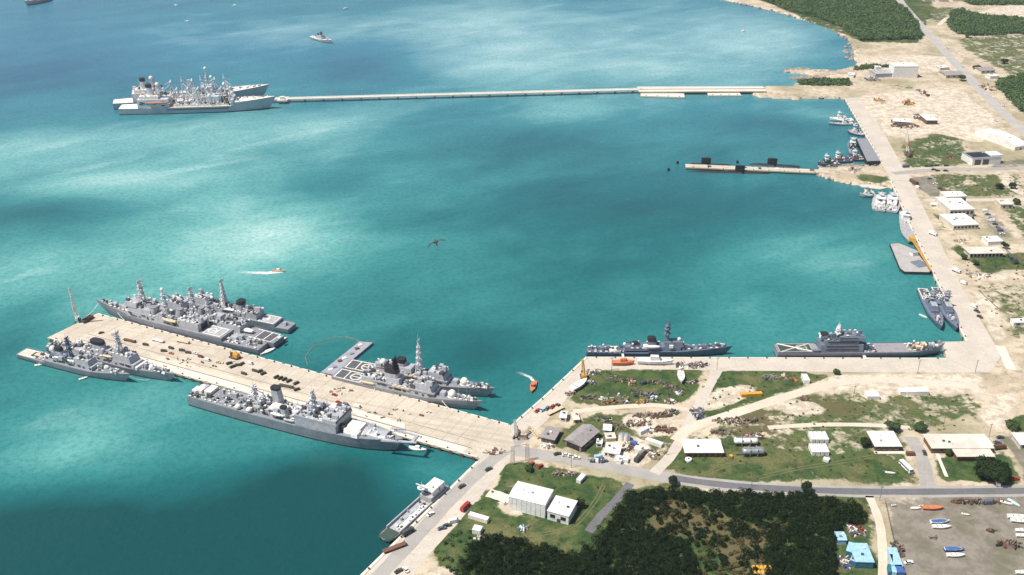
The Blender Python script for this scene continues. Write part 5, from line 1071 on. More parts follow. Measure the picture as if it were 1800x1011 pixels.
# upper right
b1 = bldg('hangar', 'big blank white cube building by the upper beach', 'hangar', (1569, 137), (1612, 137), 22, 17, white, whroof, 'flat', .3, seams=5)
bldg('shed', 'long low grey shed left of the big white cube building', 'shed', (1538, 137), (1567, 136), 22, 6, housg, deckp, 'gable', .5, rise=2, seams=6); bldg('hut', 'tiny white hut behind the long low grey shed', 'hut', (1539, 124), (1548, 124), 8, 5, white, whroof)
bldg('shed', 'small white roofed shed with dark front on the bare sand', 'shed', (1628, 219), (1647, 219), 24, 5.5, brick, whroof, 'flat', .6, doors=3)
bldg('shed', 'open sided store with dark posts on the sand left of the small shed', 'shed', (1570, 218), (1600, 220), 12, 3.5, cream, whroof, 'flat', .5, doors=4)
bldg('quonset', 'long white round roofed hut at the right edge below the road', 'hut', (1783, 265), (1803, 262), 64, 4.5, white, whroof, 'arch', .2, rise=6, doors=1)
b2 = bldg('firehouse', 'white flat roofed building with two large dark doorways by the side road', 'building', (1708, 291), (1758, 288), 22, 8, white, deckg, 'flat', .3)
for x in (3, 13): MB().box(x, x+7.5, -.18, .1, .2, 6.4).build('garage_door', dkstl, b2)
MB().box(24, 38, 2, 16, 8.35, 10).build('roof_house', white, b2); MB().box(2, 24, 3, 19, 8.36, 8.6).build('roof_felt', black, b2)
b3 = bldg('office', 'stepped cream office block beside the quay car park, far part', 'office', (1668, 382), (1710, 381), 34, 8, cream, whroof, 'flat', .4, windows=6, vents=5)
b4 = bldg('office', 'stepped cream office block beside the quay car park, low near part', 'office', (1675, 405), (1719, 403), 28, 5, cream, whroof, 'flat', .4, windows=7, vents=5)
bldg('office', 'topmost wing of the stepped cream office block by the side road', 'office', (1660, 362), (1696, 361), 14, 10, cream, whroof, 'flat', .4, windows=5, vents=3)
b5 = bldg('barracks', 'long low cream shed with a dark row of openings facing the quay road', 'shed', (1704, 453), (1762, 452), 12, 4.2, cream, crroof, 'flat', 1.2, windows=9, wz=(.2, .85))
bldg('shed', 'pale flat roofed shed just behind the long low cream one', 'shed', (1736, 432), (1762, 431), 12, 4, white, whroof, 'flat', .4)
bldg('shed', 'tan low shed by the side road with a dark opening', 'shed', (1758, 366), (1780, 366), 14, 4, cream, crroof, 'flat', .5, doors=2)
bldg('house', 'dark roofed house between the upper road and the lawn', 'house', (1724, 130), (1748, 129), 20, 5, cream, tinrf, 'gable', .8, rise=3, windows=3); bldg('house', 'dark roofed house left of the upper road above the sandy yard', 'house', (1662, 138), (1692, 137), 22, 5, cream, tinrf, 'gable', .8, rise=3, windows=3)
bldg('hut', 'small white hut beside the dark roofed house on the upper lawn side', 'hut', (1740, 139), (1756, 138), 12, 4, white, whroof); bldg('hut', 'pale hut near the dark roofed house left of the upper road', 'hut', (1652, 124), (1668, 123), 12, 4, cream, whroof)
bldg('hut', 'white U shaped hut at the right edge above the quay corner', 'hut', (1781, 574), (1830, 573), 6, 3.5, white, whroof, 'flat', .4, windows=3)
bldg('hut', 'small white hut on the shore by the rock spits', 'hut', (1490, 136), (1500, 137), 14, 4, white, whroof)
for i, (x, y, lb) in enumerate(((1625, 3, 'left'), (1650, 4, 'middle'), (1675, 3, 'right'))): bldg('house', 'tiny cream house by the top edge, %s of three' % lb, 'house', (x, y), (x+17, y), 14, 5, cream, crroof, 'gable', .5, rise=2, group='houses at the top edge')
# lower right blue and white stores
q1 = bldg('store', 'pale blue roofed store with teal sides in the dark trees', 'shed', (1502, 999), (1534, 1000), 15, 4.6, teal, lblue, 'flat', .3, seams=3)
bldg('store', 'small pale blue roofed store leaning on the larger teal one', 'shed', (1486, 977), (1499, 981), 8, 3.6, teal, lblue, 'flat', .2, seams=2); bldg('store', 'bright blue small store between the pale roofed ones', 'shed', (1493, 992), (1503, 996), 5, 3.2, blue, lblue, 'flat', .2)
bldg('store', 'light blue hut farthest up in the dark trees', 'hut', (1472, 958), (1487, 958), 7, 3.6, lblue, lblue, 'gable', .3, rise=1)
for i, (A, B, dp, mt, lb) in enumerate((((1570, 1002), (1586, 1003), 15, lblue, 'long pale blue container at the boat yard corner'), ((1563, 1000), (1568, 1001), 9, lblue, 'narrow pale blue container left of the long one at the yard corner'), ((1560, 1012), (1566, 1013), 6, teal, 'teal container at the bottom edge by the yard corner'), ((1577, 1014), (1590, 1014), 6, blue, 'bright blue container at the bottom edge by the yard corner'), ((1567, 1013), (1575, 1014), 5, lblue, 'small pale blue box at the bottom edge by the yard corner'))): container(lb, A, B, dp, 3.0, mt, 'containers at the yard corner', 4)

# ------------------------------------------------------------------ vehicles
WH = MB().tube((0, -.13, 0), (0, .13, 0), .36, n=10).mesh('wheel', tyre); WHB = MB().tube((0, -.2, 0), (0, .2, 0), .55, n=10).mesh('wheel', tyre); VM = {}
def vparts(kind, mat):
    k = (kind, mat.name)
    if k not in VM:
        if kind == 'car':
            P = [('body', MB().box(-2.3, 2.3, -.9, .9, .35, .95, .12, .06).mesh('body', mat)), ('cabin', MB().box(-1.5, 1.0, -.82, .82, .95, 1.5, .45, .14).mesh('cabin', glass)), ('roof', MB().box(-1.05, .52, -.68, .68, 1.5, 1.56).mesh('roof', mat))]
        elif kind == 'van':
            P = [('body', MB().box(-2.5, 1.6, -1, 1, .4, 2.2, .08, .08).mesh('body', mat)), ('cabin', MB().box(1.6, 2.6, -.98, .98, .4, 1.7, 0, .08, x1t=2.2).mesh('cabin', mat)), ('windscreen', MB().box(1.7, 2.45, -.85, .85, 1.2, 1.75, .1, .05).mesh('windscreen', glass))]
        elif kind == 'truck':
            P = [('cab', MB().box(1.6, 3.6, -1.15, 1.15, .6, 2.5, 0, .1, x1t=3.3).mesh('cab', mat)), ('cargo_bed', MB().box(-3.6, 1.4, -1.25, 1.25, .9, 1.5).mesh('cargo_bed', mat)), ('canvas_top', MB().box(-3.5, 1.3, -1.2, 1.2, 1.5, 2.9, .1, .3).mesh('canvas_top', mat)), ('windscreen', MB().box(3.25, 3.5, -.95, .95, 1.7, 2.3).mesh('windscreen', glass))]
        elif kind == 'flat':
            P = [('bed', MB().box(-6, 6, -1.3, 1.3, .9, 1.25).mesh('bed', mat)), ('headboard', MB().box(5.7, 6, -1.3, 1.3, 1.25, 2.1).mesh('headboard', mat))]
        elif kind == 'bus':
            P = [('body', MB().box(-5, 5, -1.3, 1.3, .5, 3.0, .1, .12).mesh('body', mat)), ('windscreen', MB().box(4.9, 5.03, -1.1, 1.1, 1.6, 2.6).mesh('windscreen', glass)), ('window_row', MB().box(-4.6, 4.5, -1.32, 1.32, 1.8, 2.4).mesh('window_row', glass))]
        VM[k] = P
    return VM[k]
VCAT = {'car': 'car', 'van': 'van', 'truck': 'truck', 'flat': 'trailer', 'bus': 'bus'}; VNAME = {'car': 'parked_car', 'van': 'parked_van', 'truck': 'parked_truck', 'flat': 'flat_trailer', 'bus': 'bus'}
def vehicle(kind, px, ang, mat, label, group=None, z=GZ+.1, sc=1.0):
    p = at(*px, z); root = empty(VNAME[kind], p, R(ang), label, VCAT[kind], group); root.scale = (sc, sc, sc)
    for n_, me in vparts(kind, mat):
        o = bpy.data.objects.new(n_, me); COL.objects.link(o); o.parent = root
    big = kind in ('truck', 'flat', 'bus'); xs = {'car': (-1.4, 1.4), 'van': (-1.5, 1.6), 'truck': (-2.6, -1.2, 2.5), 'flat': (-4.5, -3.2, 4.2), 'bus': (-3.2, 3.2)}[kind]
    for x in xs:
        for y in ((-.85, .85) if not big else (-1.1, 1.1)):
            o = bpy.data.objects.new('wheel', WHB if big else WH); COL.objects.link(o); o.parent = root; o.location = (x, y, .55 if big else .36)
    return root
PZ = GZ+.14; PA = math.degrees(math.atan2((at(897, 747, GZ)-at(171, 551, GZ)).y, (at(897, 747, GZ)-at(171, 551, GZ)).x))
GP = 'vehicles parked on the wide pier'
for kd, px, da, mt, lb in (
    ('truck', (256, 607), 10, olive, 'dark olive truck alone on the pier level with the pale frigate bow'), ('truck', (288, 618), 20, olive, 'dark olive truck left of the small orange car on the pier'), ('truck', (301, 613), 0, olive, 'dark olive truck just above the small orange car on the pier'),
    ('car', (301, 622), 5, orange, 'small orange car among dark trucks on the pier'), ('truck', (320, 617), 15, olive, 'dark truck left of a close pair on the pier'), ('truck', (331, 621), 15, dkstl, 'black truck right of a close pair on the pier'), ('truck', (353, 628), 0, brown, 'brown truck alone between the close pair and the yellow crane'),
    ('truck', (403, 640), 60, olive, 'olive truck leftmost of the cluster below the yellow crane'), ('truck', (409, 646), 70, olive, 'olive truck lowest of the cluster below the yellow crane'), ('truck', (419, 643), 30, olive, 'olive truck in the middle of the cluster below the yellow crane'), ('truck', (425, 641), 80, brown, 'brown truck rightmost of the cluster below the yellow crane'), ('truck', (429, 658), 0, olive, 'olive truck below the cluster, lengthwise on the pier'),
    ('truck', (448, 653), 0, olive, 'olive truck left of a slanted pair on the pier'), ('truck', (457, 654), 70, olive, 'olive truck, left one of the slanted pair on the pier'), ('truck', (463, 658), 70, olive, 'olive truck, right one of the slanted pair on the pier'),
    ('truck', (486, 664), 80, olive, 'olive truck first from the left in the close row of three on the pier'), ('truck', (493, 666), 80, olive, 'olive truck second from the left in the close row of three on the pier'), ('truck', (500, 668), 80, olive, 'olive truck third from the left in the close row of three on the pier'),
    ('truck', (508, 671), 75, olive, 'dark truck just right of the close row of three on the pier'), ('truck', (521, 675), 75, olive, 'dark truck farthest right of the olive trucks on the pier'), ('flat', (503, 680), 5, olive, 'olive flat trailer below the close row of three trucks'), ('truck', (522, 686), 60, olive, 'dark olive truck below the farthest right olive truck on the pier'),
    ('car', (588, 695), 0, red, 'red car on the pier, farther of two above the dark blue van'), ('car', (595, 708), 0, red, 'red car on the pier right beside the dark blue van'), ('van', (608, 713), -5, navyg, 'dark blue van on the pier beside the landing ship'), ('van', (629, 716), 0, white, 'white van on the pier right of the dark blue van'),
    ('flat', (278, 600), 0, white, 'long white flat trailer on the pier'), ('flat', (228, 600), 3, brown, 'long brown flat trailer on the pier near its tip'), ('flat', (322, 602), 5, tan, 'tan flat trailer on the far half of the pier'), ('car', (343, 622), 0, white, 'white car on the pier right of the close truck pair'), ('car', (178, 586), 60, dkstl, 'black car alone near the pier tip'), ('van', (365, 634), 0, white, 'white van below the brown truck on the pier'), ('car', (384, 638), 0, tan, 'tan car left of the truck cluster on the pier'), ('van', (440, 640), 0, white, 'white van right of the yellow crane on the pier')):
    vehicle(kd, px, PA+da, mt, lb, GP, PZ, .64 if kd == 'truck' else .95)
for i in range(6):
    f = i/5; o = empty('cargo_crate', at(148+13*f, 567-8*f, PZ), R(50), ['dark crate in the row at the pier tip, nearest the crane', 'second dark crate from the crane at the pier tip', 'third dark crate from the crane at the pier tip', 'fourth dark crate from the crane at the pier tip', 'fifth dark crate from the crane at the pier tip', 'last dark crate of the row at the pier tip, farthest from the crane'][i], 'crate', 'crates at the pier tip'); MB().box(-1.1, 1.1, -1.8, 1.8, 0, 2.2).build('box', rust if i % 2 else dkstl, o); MB().box(-1.2, 1.2, -1.9, 1.9, 2.2, 2.4).build('lid', brown, o)
LQ = [('car', (701, 1005), 40, dkstl, 'black car at the bottom edge on the slanting quay'), ('car', (713, 1003), 130, canvas, 'cream car beside the black one at the bottom edge'), ('car', (777, 930), 20, navyg, 'dark blue car, left of two by the quay road grass'), ('car', (786, 925), 20, dkstl, 'black car, right of two by the quay road grass'), ('van', (798, 918), 20, white, 'white van next to the black car by the quay road'), ('truck', (717, 938), 45, dkstl, 'black truck beside the landing craft ramp'), ('car', (757, 905), 45, white, 'white car beside the landing craft well'),
      ('truck', (818, 894), 60, red, 'red truck at the edge of the lawn by the quay road'), ('car', (934, 817), 60, red, 'dark red car, left of two above the lawn'), ('car', (949, 821), 50, red, 'dark red car, right of two above the lawn'), ('car', (859, 826), 40, dkgrn, 'dark green car on the road at the pier root'), ('car', (812, 856), 45, dkstl, 'small dark car on the slanting quay edge'), ('flat', (693, 965), 30, rust, 'rusty flat trailer on the slanting quay'),
      ('car', (945, 723), 50, red, 'dark red car, first of four in the row near the white hut'), ('car', (955, 722), 40, lblue, 'pale blue car, second of four in the row near the white hut'), ('car', (962, 719), 60, navyg, 'dark blue car, third in the row near the white hut'), ('car', (971, 716), 60, red, 'red car, fourth in the row near the white hut'), ('car', (982, 714), 130, dkstl, 'black car ending the row near the white hut'), ('flat', (976, 724), 40, tan, 'tan flat trailer beside the row of cars'),
      ('car', (1062, 812), 20, navyg, 'blue car by the road under the white cabin cluster'), ('van', (1052, 806), 10, lblue, 'pale blue van in front of the workshop yard'), ('car', (995, 801), 0, white, 'white car, left of three along the yard front'), ('car', (1005, 803), 0, white, 'white car, middle of three along the yard front'), ('car', (1013, 806), 0, canvas, 'cream car, right of three along the yard front'), ('car', (980, 799), 20, dkgrn, 'dark green car at the left end of the yard front'),
      ('truck', (1122, 808), 55, dkstl, 'black truck by the lower yard road with white load'), ('truck', (1128, 800), 55, timber, 'drab truck above the black one by the lower yard road'), ('bus', (1592, 824), -75, white, 'white bus parked on the grass by the driveway'), ('car', (1784, 843), 10, red, 'dark red car beside the big dark tree'), ('van', (1753, 851), 80, white, 'white van under the big dark tree by the road'), ('car', (1753, 779), 0, navyg, 'dark blue car beside the long cream roofed building'), ('truck', (1757, 789), 10, brown, 'brown truck below the dark blue car by the long building'), ('car', (1758, 770), 10, dkstl, 'black car behind the long cream roofed building'), ('car', (1625, 797), 80, dkstl, 'black car standing beside the driveway'), ('van', (1600, 800), 0, brick, 'maroon van at the side of the driveway'),
      ('van', (1738, 885), 5, navyg, 'dark van in the brush at the top of the boat yard'), ('car', (1597, 990), 10, white, 'white car at the left side of the boat yard'),
      ('truck', (1640, 413), -60, white, 'white truck on the right quay opposite the crane barge'), ('truck', (1681, 478), -60, white, 'white truck with black bed edge on the right quay'), ('van', (1694, 499), -50, white, 'white van lower down the right quay'), ('car', (1717, 548), -60, dkstl, 'black car, upper of two on the right quay'), ('car', (1722, 558), -60, dkstl, 'black car, lower of two on the right quay'), ('van', (1712, 540), -60, white, 'white van just above the two black cars on the right quay'),
      ('bus', (1606, 322), -70, rust, 'rust brown bus parked beside the quay apron'), ('van', (1613, 331), -70, white, 'white van in line behind the rust brown bus'), ('car', (1644, 324), 0, white, 'white car on the grey parking patch'), ('car', (1634, 315), 0, navyg, 'dark blue car on the grey parking patch'), ('car', (1652, 332), -5, rust, 'brown car, upper of two at the edge of the parking patch'), ('car', (1660, 338), -5, red, 'maroon car, lower of two at the edge of the parking patch'),
      ('truck', (1704, 374), 0, dkstl, 'dark truck beside the stepped office'), ('car', (1710, 384), 70, dkgrn, 'dark green car beside the stepped office'), ('truck', (1592, 294), 10, navyg, 'dark truck on the corner of the side road'), ('truck', (1643, 362), 0, white, 'white truck left of the stepped office')]
for kd, px, ang, mt, lb in LQ: vehicle(kd, px, ang, mt, lb, None, GZ+.1, 1.15)
for i in range(8):
    p0, p1 = (1732, 372), (1762, 412); f = i/7; vehicle('car' if i % 3 else 'van', (p0[0]+(p1[0]-p0[0])*f, p0[1]+(p1[1]-p0[1])*f), -5, [white, navyg, lblue, white, dkstl, steel, navyg, white][i], ['white van topmost in the slanting row of the office car park', 'dark blue car second in the slanting office row', 'pale blue car third in the slanting office row', 'white van fourth in the slanting office row', 'black car fifth in the slanting office row', 'silver car sixth in the slanting office row', 'dark blue van seventh in the slanting office row', 'white car last in the slanting office row'][i], 'cars in the office car park', GZ+.1, 1.15)
for i, (x, y) in enumerate(((1629, 293), (1638, 292), (1646, 292), (1641, 299), (1648, 301), (1662, 301), (1663, 292))): vehicle('car', (x, y), 5, dkstl if i % 2 else dkgrn, ['dark green car, leftmost above the side road centre', 'black car, second from the left at the side road', 'dark green car, third from the left at the side road', 'black car, left of three below the side road centre', 'dark green car, middle of three below the side road centre', 'black car, right of three below the side road centre', 'dark green car at the right above the side road centre'][i], 'cars along the side road', GZ+.1, 1.2)
for i, (x, y) in enumerate(((1622, 40), (1665, 85), (1692, 118), (1764, 187), (1750, 213))): vehicle('car', (x, y), -50, white, ['white car farthest up the upper road', 'white car second from the top on the upper road', 'white car midway down the upper road', 'white car on the upper road by the dark trees', 'white car beside the lowest stretch of the upper road'][i], 'cars on the upper road', GZ+.1, 1.3)

# ------------------------------------------------------------------ cranes, poles, yard machines
def lattice(m, p, q, w0, w1, r, n):
    p, q = Vector(p), Vector(q); d = (q-p).normalized(); a = d.orthogonal().normalized(); b_ = d.cross(a); cs = []
    for i in range(n+1):
        f = i/n; c_ = p.lerp(q, f); w = (w0+(w1-w0)*f)/2; cs.append([c_+a*w*sx+b_*w*sy for sx, sy in ((-1, -1), (1, -1), (1, 1), (-1, 1))])
    for i in range(n):
        for k in range(4): m.tube(cs[i][k], cs[i+1][k], r, n=4, cap=False); m.tube(cs[i][k], cs[i+1][(k+1) % 4], r*.6, n=4, cap=False)
    return m
def crane(name, label, px, tip, tipz, body, boom, z=GZ+.1, s=1.0, red_band=None):
    p = at(*px, z); t_ = at(*tip, tipz); d = t_-p; rz = math.atan2(d.y, d.x); root = empty(name, p, rz, label, 'crane'); reach = math.hypot(d.x, d.y); hh = d.z
    MB().box(-3.4*s, 3.4*s, -2.2*s, -1.2*s, 0, 1.2*s).build('crawler', dkstl, root); MB().box(-3.4*s, 3.4*s, 1.2*s, 2.2*s, 0, 1.2*s).build('crawler', dkstl, root)
    MB().box(-3.6*s, 2*s, -1.6*s, 1.6*s, 1.3*s, 3.9*s, .3, .1).build('machine_house', body, root); MB().box(.6*s, 2.2*s, .6*s, 1.7*s, 1.6*s, 4.2*s).build('cab', glass, root)
    lattice(MB(), (1.8*s, 0, 2.2*s), (reach, 0, hh), 1.7*s, 1.0*s, .2*s, 12).build('boom', boom, root)
    if red_band:
        lattice(MB(), Vector((1.8*s, 0, 2.2*s)).lerp(Vector((reach, 0, hh)), .30), Vector((1.8*s, 0, 2.2*s)).lerp(Vector((reach, 0, hh)), .45), 1.8*s, 1.6*s, .3*s, 3).build('boom_band', red_band, root)
    m = MB(); m.tube((-3*s, 0, 3.8*s), (reach, 0, hh), .12, n=4); m.tube((-2.6*s, 0, 3.6*s), (-1*s, 0, 8*s), .2, n=5); m.tube((reach, 0, hh), (reach, 0, hh*.25), .1, n=4); m.build('cable', dkstl, root); return root
crane('crawler_crane', 'tall white and red lattice crane standing at the pier tip', (137, 565), (121, 505), 36, white, white, PZ, .95, canvas)
crane('mobile_crane', 'yellow crane with a lowered boom on the far half of the pier', (413, 629), (404, 618), 7, yellow, yellow, PZ, 1.1)
crane('derrick_crane', 'white lattice crane with orange base at the pier root', (909, 768), (905, 738), 20, rust, white, GZ+.1, 1.0)
o = empty('tan_boom', ag(918, 770), 0, 'tan folded boom lying beside the lattice crane at the pier root', 'crane'); P0 = ag(918, 770)
lattice(MB(), (0, 0, 1), ag(932, 757)-P0+Vector((0, 0, 3)), 1.8, 1.8, .3, 6).build('boom', tan, o); lattice(MB(), ag(932, 757)-P0+Vector((0, 0, 3)), ag(947, 772)-P0+Vector((0, 0, 1)), 1.8, 1.4, .3, 6).build('jib', tan, o); MB().box(-3, 3, -2, 2, 0, 2.4, .3).build('base', tan, o)
o = empty('portal_frame', ag(914, 812), R(20), 'pair of thin tall frame towers beside the junction at the pier root', 'tower'); m = MB()
for x in (-5, 5): lattice(m, (x, 0, 0), (x, 0, 13), 2.0, 1.4, .13, 6)
m.build('tower_frame', lamp, o); MB().tube((-5, 0, 13), (5, 0, 13), .2, n=5).build('crossbar', lamp, o)
crane('yard_crane', 'yellow crane on the slanting quay above the white boat', (1026, 664), (1024, 632), 12, yellow, yellow, GZ+.1, 1.1)
crane('tower_crane', 'tall white and red lattice crane on the grass by the right quay', (1597, 275), (1594, 226), 32, rust, white, GZ+.1, 1.3, orange)
crane('field_crane', 'green lattice crane in the grass beyond the long low cream shed', (1782, 462), (1766, 434), 10, dkgrn, dkgrn, GZ, 1.1)
PM = MB().tube((0, 0, 0), (0, 0, 11), .20, .12, 6).mesh('pole', timber); XM = MB().box(-1.3, 1.3, -.1, .1, 9.8, 10.05).mesh('crossarm', timber)
for i, (x, y, lb) in enumerate(((1004, 822, 'thin utility pole beside the lower road near the pier root'), (1172, 800, 'utility pole at the yard road fork'), (1546, 880, 'utility pole beside the dirt track into the trees'), (1714, 655, 'utility pole on the quay corner'), (1613, 655, 'utility pole left of the quay corner'), (1658, 750, 'utility pole behind the long cream roofed building'), (1321, 855, 'white utility pole on the lower road verge'), (1738, 768, 'utility pole at the right end of the long building'), (1075, 650, 'utility pole on the quay near the orange boat'), (1260, 650, 'utility pole at the quay end of the yard road'), (1408, 851, 'second utility pole along the lower road verge'), (1500, 700, 'utility pole beside the sandy road'))):
    o = empty('utility_pole', ag(x, y), R(20), lb, 'pole', 'utility poles')
    for n_, me in (('pole', PM), ('crossarm', XM)):
        c_ = bpy.data.objects.new(n_, me); COL.objects.link(c_); c_.parent = o
# boats ashore
small_boat('orange_boat', 'orange boat stored on the quay below the dark destroyer', 'boat', (1096, 641), 17, R(2), orange, orange, orange, z=GZ, dep=2.2)
yb = small_boat('white_yacht', 'long white boat with dark hull bottom stored on the quay', 'boat', (1152, 640), 27, R(-4), white, canvas, white, z=GZ, dep=2.6, B=6, mast=5)
small_boat('white_launch', 'white launch stored at the slanting quay under the yellow crane', 'boat', (1018, 680), 18, R(48), white, canvas, None, z=GZ, dep=2.2, B=6); small_boat('white_launch', 'white launch standing on the grass near the right end of the yard', 'boat', (1197, 667), 15, R(-95), canvas, white, None, z=GZ, dep=2.2, B=5.4)
BY = [((1640, 895), orange, None, 12, 0, 'orange boat at the top of the boat yard'), ((1652, 919), white, blue, 11, 5, 'boat under a blue cover, upper pair in the boat yard'), ((1655, 928), white, None, 10.5, 0, 'white boat below the upper blue covered one'), ((1677, 968), blue, blue, 11, 0, 'boat under a blue cover, lower pair in the boat yard'), ((1680, 978), white, None, 10, 0, 'white boat below the lower blue covered one'), ((1610, 895), white, canvas, 6, 0, 'small white covered boat left of the orange one'), ((1697, 906), canvas, None, 4.5, -20, 'tiny cream dinghy in the boat yard'),
      ((1790, 911), white, None, 12, -5, 'white boat at the right edge, upper of the first pair'), ((1794, 918), white, None, 11, -8, 'white boat at the right edge, lower of the first pair'), ((1799, 934), white, None, 9, 0, 'white boat at the right edge, upper of the second pair'), ((1800, 943), white, None, 9, 0, 'white boat at the right edge, lower of the second pair'), ((1800, 1008), white, None, 9, 0, 'white boat in the lower right corner'), ((1769, 886), white, None, 7, -30, 'white boat, left of two at the top right of the boat yard'), ((1782, 886), white, lblue, 8, -60, 'pale boat, right of two at the top right of the boat yard'), ((1565, 833), white, None, 6, -15, 'small white boat on the grass beside the bus'), ((1619, 891), white, None, 2.8, 10, 'tiny round white float by the orange boat'), ((1571, 890), white, None, 3, 0, 'tiny white float at the boat yard corner')]
for px, hm, cv, L_, a, lb in BY: small_boat('stored_boat', lb, 'boat', px, L_*1.05, R(a), hm, canvas if hm is not orange else orange, None, z=GZ, group='boats stored ashore', cover=cv)
# white ring-like mooring buoy, drums
def buoy(px, lb, r=2.1):
    o = empty('mooring_buoy', ag(*px), 0, lb, 'buoy'); MB().cyl(0, 0, 0, 1.6, r, r, 16).build('drum', white, o); MB().cyl(0, 0, 1.6, 2.1, .6, .5, 8).build('ring_eye', dkstl, o); MB().cyl(0, 0, .6, .9, r+.12, r+.12, 16).build('band', canvas, o)
buoy((1210, 810), 'round white mooring buoy lying on the grass below the open shed'); buoy((1197, 648), 'white buoy in the grass near the yard boats', 1.6)
for r_ in range(2):
    for k in range(5): o = empty('yellow_drum', ag(1325+7*k+2*r_, 1002+8*r_), R(90), 'yellow drum %s in the %s row at the bottom edge' % (['first', 'second', 'third', 'fourth', 'fifth'][k], ['upper', 'lower'][r_]), 'drum', 'yellow drums at the bottom edge'); MB().tube((-1.3, 0, 1.2), (1.3, 0, 1.2), 1.15, n=12).build('shell', yellow, o); MB().tube((-1.42, 0, 1.2), (1.42, 0, 1.2), .85, n=12).build('end_cap', canvas, o)
# scrap and stores heaps: each heap is one jumble nobody could count
def heap(name, label, px, rx, ry, n, mats, size=(.8, 4.0), hz=2.0, cat=None):
    c_ = ag(*px); a = (ag(px[0]+rx, px[1])-c_).length; b_ = (ag(px[0], px[1]-ry)-ag(px[0], px[1]+ry)).length/2; rr = random.Random(px[0]*7+px[1]); bs = [MB() for _ in mats]
    for i in range(n):
        t_ = rr.uniform(0, 2*math.pi); f = rr.random()**.5; x, y = a*f*math.cos(t_), b_*f*math.sin(t_); l_, w_, h_ = rr.uniform(*size), rr.uniform(.3, 1.5), rr.uniform(.3, hz)
        m = bs[i % len(mats)]
        if rr.random() < .4: m.tube((x-l_/2*math.cos(t_), y-l_/2*math.sin(t_), .4), (x+l_/2*math.cos(t_), y+l_/2*math.sin(t_), h_), .22, n=5)
        else: m.box(x-l_/2, x+l_/2, y-w_/2, y+w_/2, 0, h_, rz=rr.uniform(0, 3.1), tx=.1, ty=.1)
    root = empty(name, c_, 0, label); root['kind'] = 'stuff'
    for m, mt in zip(bs, mats):
        if m.v: m.build('scrap_pieces', mt, root)['kind'] = 'stuff'
